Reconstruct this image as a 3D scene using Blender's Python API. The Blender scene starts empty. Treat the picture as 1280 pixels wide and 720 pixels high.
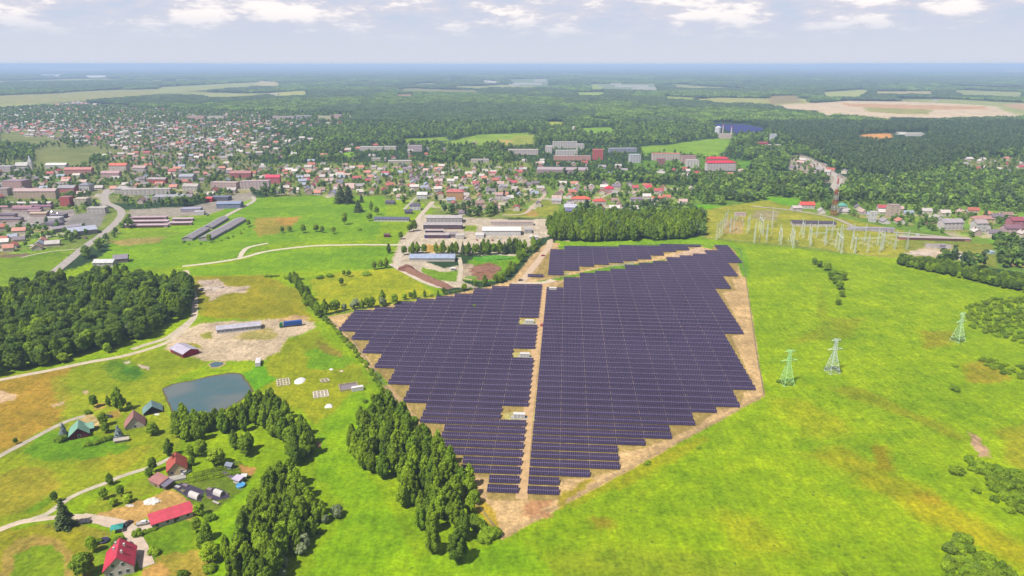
import bpy, math, random
import numpy as np
from mathutils import Vector, Matrix
C = bpy.context.scene.collection
SC = bpy.context.scene
R = math.radians
random.seed(7)
# ------------------------------------------------------------------ camera
H = 180.0; F = 900.0; PITCH = R(17.3)
cs, sn = math.cos(PITCH), math.sin(PITCH)
cam = bpy.data.cameras.new('camera'); co = bpy.data.objects.new('camera', cam); C.objects.link(co)
co.location = (0, 0, H); co.rotation_euler = (R(90) - PITCH, 0, 0)
cam.lens = F / 1280 * 36; cam.sensor_width = 36; cam.clip_start = 1; cam.clip_end = 400000
SC.camera = co
# ------------------------------------------------------------------ sun, sky, exposure
SUN_EL = R(56); SUN_AZ = R(228)          # azimuth clockwise from +Y: from the left, a little behind the camera
sd = bpy.data.lights.new('sun', 'SUN'); sd.energy = 4.8; sd.angle = R(0.53); sd.color = (1, .955, .88)
so = bpy.data.objects.new('sun', sd); C.objects.link(so)
sdir = Vector((math.sin(SUN_AZ) * math.cos(SUN_EL), math.cos(SUN_AZ) * math.cos(SUN_EL), math.sin(SUN_EL)))
so.rotation_euler = sdir.to_track_quat('Z', 'Y').to_euler(); so.location = (-200, 0, 400)
SC.view_settings.view_transform = 'Standard'; SC.view_settings.look = 'None'
SC.view_settings.exposure = 1.0; SC.view_settings.gamma = 1; SC.view_settings.use_curve_mapping = False
w = bpy.data.worlds.new('World'); SC.world = w; w.use_nodes = True
nt = w.node_tree; nt.nodes.clear(); N = nt.nodes.new; L = nt.links.new
def mth(nt, op, a, b=None, c=None, clamp=False):
    n = nt.nodes.new('ShaderNodeMath'); n.operation = op; n.use_clamp = clamp
    for i, x in enumerate((a, b, c)):
        if x is None: continue
        if isinstance(x, (int, float)): n.inputs[i].default_value = x
        else: nt.links.new(x, n.inputs[i])
    return n.outputs[0]
def mixc(nt, f, a, b, mode='MIX'):
    n = nt.nodes.new('ShaderNodeMix'); n.data_type = 'RGBA'; n.blend_type = mode
    for s, x in ((0, f), (6, a), (7, b)):
        if isinstance(x, (int, float)): n.inputs[s].default_value = x
        elif isinstance(x, tuple): n.inputs[s].default_value = (*x[:3], 1)
        else: nt.links.new(x, n.inputs[s])
    return n.outputs[2]
def rng(nt, x, a, b, c=0., d=1., smooth=True):
    n = nt.nodes.new('ShaderNodeMapRange'); n.interpolation_type = 'SMOOTHSTEP' if smooth else 'LINEAR'
    nt.links.new(x, n.inputs[0])
    for i, v in enumerate((a, b, c, d)): n.inputs[i + 1].default_value = v
    return n.outputs[0]
def noise(nt, vec, scale, detail=4, rough=.55, out=0):
    n = nt.nodes.new('ShaderNodeTexNoise'); n.inputs['Scale'].default_value = scale
    n.inputs['Detail'].default_value = detail; n.inputs['Roughness'].default_value = rough
    nt.links.new(vec, n.inputs['Vector']); return n.outputs[out]
sky = N('ShaderNodeTexSky'); sky.sky_type = 'NISHITA'; sky.sun_disc = False
sky.sun_elevation = SUN_EL; sky.sun_rotation = SUN_AZ; sky.altitude = 180; sky.air_density = 1; sky.dust_density = 2.2
tc = N('ShaderNodeTexCoord'); sep = N('ShaderNodeSeparateXYZ'); L(tc.outputs['Generated'], sep.inputs[0])
vx, vy, vz = sep.outputs
az = mth(nt, 'ARCTAN2', vx, vy)
comb = N('ShaderNodeCombineXYZ'); L(az, comb.inputs[0]); L(mth(nt, 'MULTIPLY', vz, 3.4), comb.inputs[1])
SKYBLUE = (6.6, 7.6, 9.6)
n1 = noise(nt, comb.outputs[0], 8.0, 7, .6)
n2 = noise(nt, comb.outputs[0], 22.0, 6, .6)
mixn = mth(nt, 'ADD', mth(nt, 'MULTIPLY', n1, .65), mth(nt, 'MULTIPLY', n2, .35))
band = rng(nt, vz, .024, .066)
cov = mth(nt, 'MULTIPLY', rng(nt, mixn, .37, .54), band)
# cloud body: pinkish grey, sunlit tops whiter (thicker parts)
top = rng(nt, mixn, .485, .57)
cloudc = mixc(nt, top, (7.9, 7.8, 8.8), (11.6, 10.9, 10.7))
low = rng(nt, vz, .0, .075)                     # milky air near the horizon
base = mixc(nt, low, (7.5, 7.8, 8.8), (6.3, 7.2, 9.0))
high = rng(nt, vz, .12, .5)
skyc = mixc(nt, high, base, sky.outputs[0])
full = mixc(nt, mth(nt, 'MULTIPLY', cov, mth(nt, 'SUBTRACT', 1.0, mth(nt, 'MULTIPLY', high, .6))), skyc, cloudc)
bg = N('ShaderNodeBackground'); bg.inputs[1].default_value = 0.0455; L(full, bg.inputs[0])
wo = N('ShaderNodeOutputWorld'); L(bg.outputs[0], wo.inputs[0])
SC.render.engine = 'CYCLES'
SC.cycles.max_bounces = 5; SC.cycles.diffuse_bounces = 2; SC.cycles.glossy_bounces = 2; SC.cycles.volume_bounces = 0
SC.cycles.transmission_bounces = 3; SC.cycles.transparent_max_bounces = 6
# ------------------------------------------------------------------ projection helpers: a pixel of the 1280x720 photo to the ground plane
def P(px, py, z=0.0):
    u = (px - 640) / F; v = (py - 360) / F
    t = (H - z) / (sn + v * cs)
    return Vector((u * t, (cs - v * sn) * t, z))
def ZD(py): return H / (sn + (py - 360) / F * cs)
def mpp(py): return ZD(py) / F
def hgt(py0, py1):
    y = P(640, py0).y; v = (py1 - 360) / F
    return H - y * (sn + v * cs) / (cs - v * sn)
def to_px(x, y, z=0.0):
    zc = y * cs + (H - z) * sn; up = y * sn - (H - z) * cs
    return 640 + F * x / zc, 360 - F * up / zc
def PL(pts): return [P(*p).xy for p in pts]
def lin(c): return tuple((x / 255 / 12.92) if x <= 10 else ((x / 255 + .055) / 1.055) ** 2.4 for x in c)
KA = 2.5
def alb(r, g, b): return tuple(v / KA for v in lin((r, g, b)))
def inpoly(X, Y, poly):
    ins = np.zeros(np.shape(X), bool); n = len(poly)
    for i in range(n):
        x1, y1 = poly[i]; x2, y2 = poly[(i + 1) % n]
        if y1 == y2: continue
        c = ((Y < y1) != (Y < y2)) & (X < (x2 - x1) * (Y - y1) / (y2 - y1) + x1)
        ins ^= c
    return ins
def _h(ix, iy, s):
    h = (ix * 374761393 + iy * 668265263 + s * 974634777) & 0xffffffff
    h = ((h ^ (h >> 13)) * 1274126177) & 0xffffffff
    return ((h ^ (h >> 16)) & 0xffff) / 65535.0
def vnoise(X, Y, s=0):
    ix = np.floor(X).astype(np.int64); iy = np.floor(Y).astype(np.int64); fx = X - ix; fy = Y - iy
    fx = fx * fx * (3 - 2 * fx); fy = fy * fy * (3 - 2 * fy)
    a = _h(ix, iy, s); b = _h(ix + 1, iy, s); c = _h(ix, iy + 1, s); d = _h(ix + 1, iy + 1, s)
    return (a * (1 - fx) + b * fx) * (1 - fy) + (c * (1 - fx) + d * fx) * fy
def fbm(X, Y, s=0, o=3):
    t = 0; a = .5; m = 0
    for k in range(o):
        t = t + a * vnoise(X * 2 ** k, Y * 2 ** k, s + k); m += a; a *= .5
    return t / m
# ------------------------------------------------------------------ object helpers
def tag(o, label=None, cat=None, group=None, kind=None):
    if label: o['label'] = label
    if cat: o['category'] = cat
    if group: o['group'] = group
    if kind: o['kind'] = kind
    return o
def empty(name, loc=(0, 0, 0), rz=0, label=None, cat=None, group=None):
    o = bpy.data.objects.new(name, None); C.objects.link(o); o.location = loc; o.rotation_euler = (0, 0, rz)
    o.empty_display_size = .5
    return tag(o, label, cat, group)
def linkmesh(name, me, parent=None, loc=None, rz=None):
    o = bpy.data.objects.new(name, me); C.objects.link(o)
    if parent: o.parent = parent
    if loc is not None: o.location = loc
    if rz is not None: o.rotation_euler = (0, 0, rz)
    return o
MATS = {}
def mat(name, col, rough=.8, var=.12, vscale=.6, metal=0, spec=.3, stripes=None, obj_random=0):
    if name in MATS: return MATS[name]
    m = bpy.data.materials.new(name); m.use_nodes = True; t = m.node_tree
    b = t.nodes['Principled BSDF']; b.inputs['Roughness'].default_value = rough; b.inputs['Metallic'].default_value = metal
    b.inputs['Specular IOR Level'].default_value = spec
    tcn = t.nodes.new('ShaderNodeTexCoord'); v = tcn.outputs['Object']
    nn = noise(t, v, vscale, 5, .65)
    f = rng(t, nn, .3, .7, 1 - var, 1 + var)
    if obj_random:
        oi = t.nodes.new('ShaderNodeObjectInfo'); f = mth(t, 'MULTIPLY', f, rng(t, oi.outputs['Random'], 0, 1, 1 - obj_random, 1 + obj_random, False))
    if stripes:
        sp = t.nodes.new('ShaderNodeSeparateXYZ'); t.links.new(v, sp.inputs[0])
        s = mth(t, 'FRACT', mth(t, 'MULTIPLY', sp.outputs[stripes[0]], stripes[1]))
        s = rng(t, s, 0, .18, 1 - stripes[2], 1)
        f = mth(t, 'MULTIPLY', f, s)
    vm = t.nodes.new('ShaderNodeVectorMath'); vm.operation = 'SCALE'; vm.inputs[0].default_value = col[:3]
    t.links.new(f, vm.inputs['Scale']); t.links.new(vm.outputs[0], b.inputs['Base Color'])
    MATS[name] = m; return m
class MB:
    def __init__(s): s.v = []; s.f = []; s.m = []
    def add(s, vs, fs, mi=0, M=None):
        n = len(s.v)
        s.v += [tuple(M @ Vector(p)) for p in vs] if M is not None else [tuple(p) for p in vs]
        s.f += [tuple(n + i for i in f) for f in fs]; s.m += [mi] * len(fs)
    def box(s, x0, x1, y0, y1, z0, z1, mi=0, M=None):
        s.add([(x0, y0, z0), (x1, y0, z0), (x1, y1, z0), (x0, y1, z0), (x0, y0, z1), (x1, y0, z1), (x1, y1, z1), (x0, y1, z1)],
              [(0, 3, 2, 1), (4, 5, 6, 7), (0, 1, 5, 4), (1, 2, 6, 5), (2, 3, 7, 6), (3, 0, 4, 7)], mi, M)
    def prism(s, poly, x0, x1, mi=0, M=None, axis='x'):     # poly in (y,z) swept along x
        n = len(poly)
        if axis == 'x': vs = [(x0, a, b) for a, b in poly] + [(x1, a, b) for a, b in poly]
        else: vs = [(a, b, x0) for a, b in poly] + [(a, b, x1) for a, b in poly]
        s.add(vs, [tuple(range(n))[::-1], tuple(range(n, 2 * n))] + [(i, (i + 1) % n, n + (i + 1) % n, n + i) for i in range(n)], mi, M)
    def bar(s, a, b, r0, r1=None, n=4, mi=0):
        r1 = r0 if r1 is None else r1
        a = Vector(a); b = Vector(b); d = (b - a).normalized(); u = d.orthogonal().normalized(); w_ = d.cross(u)
        vs = []
        for p, r in ((a, r0), (b, r1)):
            for k in range(n):
                t = 2 * math.pi * (k + .5) / n; vs.append(p + u * (r * math.cos(t)) + w_ * (r * math.sin(t)))
        s.add(vs, [tuple(range(n))[::-1], tuple(range(n, 2 * n))] + [(i, (i + 1) % n, n + (i + 1) % n, n + i) for i in range(n)], mi)
    def ball(s, c, rx, ry, rz, n=8, m=5, mi=0, jit=0, rnd=random):
        vs = []
        for j in range(m + 1):
            ph = math.pi * j / m
            for i in range(n):
                t = 2 * math.pi * i / n; k = 1 + jit * (rnd.random() - .5)
                vs.append((c[0] + rx * k * math.sin(ph) * math.cos(t), c[1] + ry * k * math.sin(ph) * math.sin(t), c[2] + rz * k * math.cos(ph)))
        s.add(vs, [(j * n + i, (j + 1) * n + i, (j + 1) * n + (i + 1) % n, j * n + (i + 1) % n) for j in range(m) for i in range(n)], mi)
    def mesh(s, name, mats):
        me = bpy.data.meshes.new(name); me.from_pydata(s.v, [], s.f)
        for m in (mats if isinstance(mats, (list, tuple)) else [mats]): me.materials.append(m)
        if any(s.m): me.polygons.foreach_set('material_index', s.m)
        me.update(); return me
    def build(s, name, mats, parent=None, loc=None, rz=None): return linkmesh(name, s.mesh(name, mats), parent, loc, rz)
ONES = ['', 'first', 'second', 'third', 'fourth', 'fifth', 'sixth', 'seventh', 'eighth', 'ninth', 'tenth', 'eleventh', 'twelfth', 'thirteenth',
        'fourteenth', 'fifteenth', 'sixteenth', 'seventeenth', 'eighteenth', 'nineteenth']
def ordw(n):
    if n < 20: return ONES[n]
    t = ['', '', 'twenty', 'thirty', 'forty', 'fifty', 'sixty', 'seventy', 'eighty', 'ninety'][n // 10]
    return (t[:-1] + 'ieth') if n % 10 == 0 else t + '-' + ONES[n % 10]
# ------------------------------------------------------------------ ground: one sheet to the horizon, its land cover held in a colour attribute
FOR = (52, 78, 44)
PAINT = [  # polygon in photo pixels, colour, edge wobble in metres, type (1 grass, 0 bare, 2 forest floor)
 # far country
 ([(0,84),(1280,84),(1280,80.2),(0,80.2)], (80,110,80), 0, 2),
 ([(-200,127),(60,117),(120,113),(200,111),(204,114),(200,119),(120,125),(0,131),(-200,140)], (172,168,118), 45, 1),
 ([(195,109),(330,102),(330,107),(200,117)], (175,180,125), 40, 1),
 ([(-20,139),(22,139),(18,148),(-20,150)], (140,170,70), 15, 1),
 ([(48,93),(80,93),(80,95.5),(48,95.5)], (225,225,215), 60, 0), ([(104,94.5),(137,93.5),(137,96.5),(104,97)], (235,230,220), 60, 0),
 ([(50,86.5),(130,86),(130,88),(50,88)], (200,200,190), 60, 1), ([(150,85),(200,84.5),(200,86),(150,86.5)], (200,195,180), 60, 1),
 ([(320,100),(352,103),(352,108),(320,107)], (205,190,160), 40, 1), ([(335,116),(385,113),(385,119),(340,122)], (190,190,120), 30, 1),
 ([(495,118),(520,117),(516,121),(493,121)], (170,140,120), 30, 1), ([(500,110),(600,113),(600,116),(500,114)], (150,150,110), 30, 1),
 ([(600,100),(630,102),(630,104),(600,103)], (225,215,205), 40, 0),
 ([(633,99),(690,98),(690,108),(640,108)], (130,150,110), 40, 0), ([(720,115),(760,115),(752,120),(720,120)], (165,185,90), 20, 1),
 ([(737,105),(823,104),(826,113),(760,112),(737,108)], (140,155,115), 30, 0), ([(735,106),(752,106),(752,112),(735,112)], (170,185,110), 30, 1),
 ([(700,127),(790,127),(800,132),(690,132)], (130,130,95), 30, 2), ([(735,147),(765,149),(775,153),(737,151)], (140,170,70), 15, 1),
 ([(862,124),(900,122),(960,123),(1012,123),(1012,131),(960,131),(900,130)], (185,182,120), 30, 1),
 ([(830,120),(870,122),(868,126),(830,124)], (165,180,100), 30, 1),
 ([(1025,115),(1075,112),(1090,113),(1075,122),(1030,121)], (185,188,125), 30, 1), ([(1090,114),(1168,114),(1168,118),(1095,118)], (195,180,140), 30, 1),
 ([(1185,112),(1280,115),(1280,122),(1200,119)], (170,175,125), 40, 1),
 ([(960,120),(1000,119),(1000,128),(960,131)], (170,150,120), 25, 1),
 ([(960,132),(1010,129),(1062,126),(1130,127),(1200,130),(1245,133),(1262,141),(1275,146),(1200,148),(1115,146),(1110,151),(1095,146),(1060,144),(1030,146),(1020,138),(985,136)], (226,202,168), 25, 0),
 ([(1078,131),(1130,133),(1165,138),(1160,143),(1120,142),(1085,140)], (178,172,110), 15, 1),
 ([(1050,129),(1230,133),(1235,137),(1160,137),(1060,133)], (215,170,120), 12, 0),
 ([(1255,131),(1300,128),(1300,139),(1270,136)], (205,170,130), 20, 0),
 ([(1075,170),(1087,167),(1118,167),(1112,174),(1090,174)], (222,160,90), 6, 0), ([(1120,165),(1156,166),(1153,168),(1122,168)], (225,220,210), 6, 0),
 ([(1258,88),(1300,88),(1300,90),(1258,90)], (170,170,120), 40, 1),
 # middle distance fields
 ([(555,178),(600,168),(662,166),(655,175),(620,181),(560,182)], (150,180,70), 6, 1),
 ([(500,174),(560,171),(562,176),(510,179)], (140,170,65), 6, 1), ([(414,195),(440,189),(448,194),(436,197),(416,198)], (140,185,45), 6, 1),
 ([(620,175),(640,174),(645,184),(625,182)], (200,180,120), 6, 1), ([(640,170),(670,168),(668,180),(640,182)], (165,175,80), 8, 1),
 ([(800,184),(840,180),(903,172),(918,174),(908,188),(895,197),(885,199),(870,193),(818,190),(806,196)], (140,178,55), 6, 1),
 ([(725,160),(765,159),(765,167),(735,168)], (140,180,60), 10, 1), ([(685,152),(705,152),(705,158),(685,158)], (180,190,80), 10, 1),
 ([(780,202),(880,196),(935,200),(930,212),(800,212)], (110,150,50), 6, 1),
 ([(923,203),(940,200),(938,216),(925,214)], (110,160,40), 3, 1),
 ([(40,188),(70,184),(112,188),(114,206),(80,208),(45,207)], (130,165,55), 5, 1), ([(100,184),(190,194),(180,199),(110,192)], (165,165,100), 6, 1),
 ([(0,160),(80,165),(76,175),(40,180),(0,178)], (110,140,60), 10, 1),
 # town ground
 ([(0,150),(90,135),(230,138),(300,150),(330,170),(320,240),(0,265)], (138, 145, 98), 12, 1),
 ([(330,205),(660,200),(690,245),(690,272),(560,275),(330,248)], (140, 155, 85), 10, 1),
 ([(660,222),(870,232),(865,262),(685,275)], (130, 158, 68), 8, 1),
 ([(860,235),(1280,235),(1280,340),(1130,325),(870,290)], (125, 158, 62), 8, 1),
 ([(0,250),(110,258),(165,262),(150,300),(95,312),(0,322)], (132, 150, 75), 4, 1),
 ([(0,263),(95,262),(92,280),(0,285)], (170,160,155), 3, 0), ([(160,262),(240,258),(312,238),(320,248),(262,275),(165,286)], (170,160,145), 3, 0),
 ([(80,288),(125,283),(135,262),(92,268)], (150,145,140), 2, 0), ([(120,242),(135,240),(136,256),(128,262)], (190,180,170), 2, 0),
 ([(985,196),(1000,192),(1030,205),(1055,222),(1110,224),(1112,228),(1045,230),(990,222)], (175,165,145), 4, 0),
 ([(1200,200),(1280,196),(1280,226),(1215,216)], (140,145,100), 6, 1),
 ([(960,212),(985,215),(985,224),(960,220)], (130,180,50), 4, 1), ([(870,228),(960,232),(1000,240),(880,238)], (110,150,50), 5, 1),
 ([(958,246),(1000,248),(998,258),(960,258)], (125,185,30), 3, 1), ([(840,255),(880,256),(940,262),(935,269),(870,268),(850,262)], (120,185,25), 4, 1),
 ([(1200,262),(1245,264),(1242,272),(1206,270)], (150,175,60), 4, 1), ([(1232,292),(1265,294),(1258,305),(1236,306)], (125,175,40), 4, 1), ([(1262,268),(1290,268),(1290,276),(1262,275)], (125,175,50), 4, 1),
 ([(1075,292),(1140,300),(1240,305),(1248,336),(1210,326),(1128,320)], (150,155,70), 3, 1),
 ([(1248,312),(1300,306),(1300,335),(1262,332)], (205,172,105), 3, 0),
 ([(1135,314),(1160,309),(1200,314),(1216,326),(1175,322),(1140,319)], (205,185,160), 2.5, 0), ([(1155,304),(1192,305),(1190,311),(1158,309)], (180,170,165), 2, 0),
 # near country
 ([(-400,318),(95,311),(60,345),(110,330),(160,300),(150,290),(155,276),(262,268),(320,247),(520,250),(545,262),(500,300),(560,372),(640,350),(700,300),(700,297),(880,294),(1080,306),(1128,322),(1340,372),(2400,560),(3500,1600),(-2500,1600)], (150, 180, 4), 3, 1),
 ([(-100,330),(30,318),(95,311),(75,325),(60,345),(62,355),(-50,362)], (132, 164, 36), 2, 1),
 ([(148,292),(165,286),(262,270),(318,247),(400,245),(480,245),(484,258),(470,300),(330,304),(300,322),(232,332),(160,336),(120,330)], (132, 174, 20), 2, 1),
 ([(150,288),(205,286),(230,290),(205,300),(150,300)], (138, 168, 38), 2, 1), ([(135,302),(165,298),(205,296),(200,303),(150,308)], (185,165,110), 2, 1),
 ([(318,273),(345,271),(372,272),(365,285),(345,292),(322,296),(318,285)], (168,155,70), 2.5, 1), ([(345,274),(375,270),(368,280),(350,282)], (190,150,75), 3, 1),
 ([(240,345),(330,344),(352,352),(380,385),(395,402),(330,400),(275,398),(250,392),(240,372)], (168,160,38), 3, 1),
 ([(232,336),(300,328),(330,314),(400,311),(485,308),(498,325),(485,335),(330,342),(240,344)], (132, 174, 18), 1.5, 1),
 ([(388,350),(430,340),(494,336),(505,338),(548,372),(492,378),(415,392),(396,375)], (172,178,28), 2, 1),
 ([(330,355),(372,360),(388,386),(350,378),(322,368)], (160,158,42), 3, 1),
 ([(585,325),(640,318),(660,318),(620,352),(575,350)], (125,170,30), 2, 1), ([(590,321),(630,319),(628,325),(600,328)], (90,160,25), 2, 1),
 # park surroundings, right meadow
 ([(694,300),(870,297),(930,308),(905,318),(800,308),(690,314)], (140, 182, 12), 1.5, 1),
 ([(700,296),(880,294),(1085,305),(1128,322),(1075,318),(930,306),(872,297)], (140,165,30), 2, 1),
 ([(880,262),(898,259),(960,250),(1000,262),(1130,288),(1130,322),(1085,320),(1010,309),(880,297)], (172,172,62), 2, 1),
 ([(905,275),(930,272),(930,292),(905,292)], (190,165,120), 2, 1), ([(945,262),(975,264),(970,276),(940,274)], (180,165,145), 2, 1),
 ([(985,430),(1040,395),(1080,395),(1060,420)], (155, 168, 24), 6, 1),
 ([(1150,415),(1185,410),(1190,435),(1165,440)], (160, 160, 36), 6, 1), ([(1195,455),(1235,452),(1260,470),(1230,478),(1200,475)], (166, 158, 42), 5, 1),
 ([(1020,345),(1036,390),(1045,420),(1030,420),(1022,390)], (148, 168, 24), 5, 1),
 ([(1035,488),(1060,480),(1120,505),(1180,535),(1210,550),(1190,552),(1130,525),(1060,500)], (152, 162, 26), 6, 1),
 ([(985,560),(1040,555),(1100,580),(1160,610),(1230,650),(1300,690),(1300,715),(1240,690),(1180,660),(1140,650),(1100,610),(1040,580)], (170, 172, 20), 8, 1),
 ([(1085,555),(1110,560),(1120,585),(1095,585)], (170, 155, 28), 5, 1), ([(1140,610),(1185,622),(1180,635),(1145,625)], (168, 155, 30), 5, 1),
 ([(700,625),(760,590),(880,545),(885,550),(780,615),(720,640)], (164, 170, 20), 4, 1), ([(745,650),(775,655),(770,668),(748,665)], (160,150,40), 4, 1),
 ([(870,640),(930,660),(1000,700),(900,700)], (163, 176, 16), 10, 1), ([(960,500),(1010,505),(1060,540),(1000,545)], (163, 176, 16), 9, 1),
 ([(1210,540),(1225,548),(1240,572),(1228,572),(1218,556)], (200,165,130), 1.5, 0),
 ([(1240,540),(1300,530),(1300,600),(1250,575)], (160,165,35), 5, 1),
 ([(640,700),(800,690),(960,720),(960,760),(640,760)], (150,170,28), 8, 1),
 # bright central strip
 ([(395,560),(410,520),(440,490),(470,500),(440,560),(490,640),(520,700),(650,672),(700,720),(700,800),(360,800),(395,690),(440,640),(400,600)], (144, 184, 6), 2, 1),
 ([(250,690),(262,625),(305,600),(318,618),(300,650),(292,720),(290,800),(240,800)], (144, 184, 6), 1.5, 1),
 # left yellowish field with white heaps
 ([(330,455),(350,430),(395,412),(440,450),(465,480),(440,490),(400,530),(340,495),(318,470)], (160,168,30), 2.5, 1),
 ([(380,440),(410,430),(445,450),(430,462),(390,462)], (125, 168, 22), 3, 1), ([(395,425),(430,440),(425,448),(400,438)], (150,140,60), 2, 1),
 # sandy yard
 ([(200,442),(222,415),(248,405),(282,402),(330,400),(372,396),(393,402),(392,412),(360,422),(348,440),(330,450),(278,452),(244,450),(225,440)], (212,190,158), 2.2, 0),
 ([(250,418),(262,414),(266,424),(252,424)], (165,165,80), 1.5, 1), ([(296,418),(330,410),(352,420),(330,426),(300,424)], (185,170,120), 3, 1), ([(228,428),(252,430),(250,436),(235,434)], (165,160,80), 1.5, 1),
 ([(350,398),(370,393),(390,397),(380,401),(350,402)], (205,170,120), 1.5, 0),
 ([(246,350),(273,349),(282,357),(313,358),(306,366),(282,367),(264,376),(257,368)], (208,185,160), 1.8, 0),
 # left fields
 ([(-80,480),(0,470),(60,462),(110,455),(200,436),(262,452),(205,482),(212,515),(228,560),(150,600),(90,625),(0,665),(-200,700)], (156,170,32), 2, 1),
 ([(-60,484),(0,477),(60,462),(98,455),(70,478),(74,505),(85,520),(0,566),(-100,590)], (182,150,62), 3.5, 1),
 ([(60,470),(75,466),(82,500),(70,515)], (165,160,50), 4, 1),
 ([(0,489),(22,493),(20,500),(0,505),(-60,510),(-60,490)], (212,180,140), 1.2, 0), ([(64,506),(81,501),(80,505),(66,509)], (205,175,140), .6, 0), ([(104,489),(112,487),(111,492),(105,492)], (205,180,140), .5, 0),
 ([(130,452),(165,448),(190,470),(150,478),(128,465)], (118,150,32), 3, 1), ([(150,455),(178,462),(172,473),(150,468)], (90,140,45), 3, 1),
 ([(155,452),(163,451),(163,454),(156,455)], (215,200,180), .5, 0), ([(172,455),(188,458),(187,462),(176,460)], (215,195,170), .6, 0),
 ([(0,590),(30,578),(60,585),(70,610),(20,640),(0,645),(-60,640),(-60,600)], (168,160,52), 4, 1), ([(60,565),(140,560),(190,555),(160,590),(100,590)], (170,168,42), 4, 1),
 ([(30,640),(64,618),(64,628),(40,643)], (118,150,22), .8, 1),
 ([(60,540),(120,545),(165,560),(100,575),(40,575),(30,565)], (122,165,25), 3, 1), ([(300,468),(330,455),(345,475),(318,490)], (110,172,25), 2, 1),
 # homestead at lower left
 ([(-60,672),(0,664),(60,655),(105,655),(130,690),(120,740),(-60,760)], (172,165,45), 2, 1),
 ([(5,690),(20,675),(50,668),(80,678),(88,700),(82,740),(0,740)], (188,160,95), 1.5, 1),
 ([(18,694),(40,684),(66,682),(80,700),(78,740),(14,740)], (140,165,30), 1, 1),
 ([(97,655),(120,660),(140,668),(118,690),(110,700),(104,680)], (170,160,62), 1.5, 1),
 ([(118,690),(140,672),(160,668),(165,680),(168,740),(110,740),(118,710)], (140,165,35), 1, 1),
 ([(118,645),(140,633),(190,622),(208,612),(240,622),(260,636),(236,650),(200,640),(170,655),(140,652)], (205,165,95), 1.3, 0),
 ([(173,672),(190,660),(236,648),(242,665),(240,690),(196,706),(182,700)], (132,165,22), 1, 1),
 ([(182,706),(240,686),(262,690),(270,760),(176,760)], (178,160,72), 2, 1), ([(175,712),(200,704),(215,715),(195,740),(170,740)], (205,160,85), 1.2, 0),
 ([(88,655),(100,645),(125,620),(172,600),(186,600),(200,612),(160,632),(118,645)], (150,165,35), 1.5, 1),
 ([(225,600),(262,585),(300,575),(318,592),(308,608),(270,640),(252,640),(230,622),(214,612)], (120,140,45), .8, 1),
 ([(300,580),(320,585),(316,595),(303,590)], (200,150,85), .8, 0),
 ([(60,655),(62,658),(55,662)], (120,120,80), .3, 0),
 ([(98,522),(113,517),(125,525),(122,534),(108,532),(100,528)], (205,180,120), .6, 0), ([(118,505),(132,503),(132,510),(118,512)], (190,165,90), .8, 1), ([(135,515),(150,512),(150,522),(138,524)], (180,150,80), .8, 1),
 # industry
 ([(488,332),(500,300),(530,268),(590,272),(655,275),(700,272),(706,290),(668,300),(655,320),(560,318),(520,322),(555,335),(575,332),(578,352),(600,360),(566,360),(540,345),(500,338)], (208,192,168), 1.5, 0),
 ([(580,282),(597,282),(595,290),(580,289)], (150,170,50), 1.2, 1), ([(530,305),(560,308),(556,316),(532,315)], (200,160,90), 1, 1),
 ([(525,334),(555,340),(572,338),(572,352),(548,350),(530,342)], (128,165,35), 1.2, 1),
 ([(588,333),(612,328),(625,332),(620,349),(598,350),(580,345)], (158,115,88), 1.5, 0), ([(576,330),(592,330),(590,350),(575,348)], (200,178,150), 1, 0),
 ([(625,262),(668,263),(676,250),(692,250),(700,262),(690,270),(640,272)], (160,165,70), 2, 1), ([(655,262),(672,264),(672,270),(658,270)], (185,155,90), 1.5, 1),
 # solar park soil
 ([(407,396),(430,392),(494,380),(545,372),(612,358),(640,350),(664,320),(684,303),(700,303),(697,310),(866,307),(928,318),(956,495),(628,675)], (212,178,126), .5, 0),
 ([(697,308),(868,305),(926,310),(934,318),(938,346),(928,346),(922,330),(916,312),(880,309),(700,312)], (128,172,22), .6, 1),
 ([(665,352),(706,346),(750,335),(793,330),(832,324),(831,327),(792,334),(752,341),(716,347),(680,354)], (120,160,30), .8, 1),
 ([(700,340),(710,338),(712,345),(690,348)], (160,160,110), .8, 0), ([(750,330),(792,326),(792,331),(752,334)], (170,170,130), .8, 0),
 ([(463,464),(492,463),(486,480),(478,484)], (135,165,25), .8, 1),
 ([(570,600),(620,640),(626,668),(600,645),(560,600)], (190,165,65), 1.5, 1),
 ([(697,622),(736,597),(740,600),(700,640)], (178,160,60), 2, 1),
 ([(656,620),(690,626),(680,645),(660,650)], (195,145,100), 3, 0),
 ([(832,322),(870,310),(885,311),(884,320),(850,326),(832,327)], (208,178,150), .6, 0),
]
SOLAR_L = [(677,359),(637,359),(590,366),(541,376),(492,383),(436,393),(427,411),(441,427),(458,444),(472,464),(490,484),(509,507),(528,530),(549,560),(576,592),(610,598),(610,624),(649,626),(649,617)]
SOLAR_R = [(684,365),(704,352),(716,347),(756,341),(791,334),(832,326),(871,321),(887,316),(892,307),(912,308),(921,316),(921,330),(925,347),(915,349),(920,363),(903,365),(930,417),(914,420),(945,486),(930,490),(925,509),(898,512),(872,532),(838,548),(806,560),(774,565),(774,588),(738,597),(698,600),(698,625),(655,625)]
SOLAR_T = [(697,312),(715,310),(793,309),(864,307),(881,307),(862,312),(831,318),(811,324),(792,327),(750,334),(707,341),(706,345),(664,349),(684,318)]
SOLAR_HOLES = [[(648,400),(674,400),(674,407),(648,407)], [(641,441),(672,441),(670,450),(641,450)], [(631,516),(670,516),(670,527),(631,527)]]
SOLAR = [SOLAR_L, SOLAR_R, SOLAR_T]
PAINT += [(p, (176, 152, 88), .5, 0) for p in SOLAR]
PAINT += [(h, (190, 180, 110), .5, 0) for h in SOLAR_HOLES]
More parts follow.
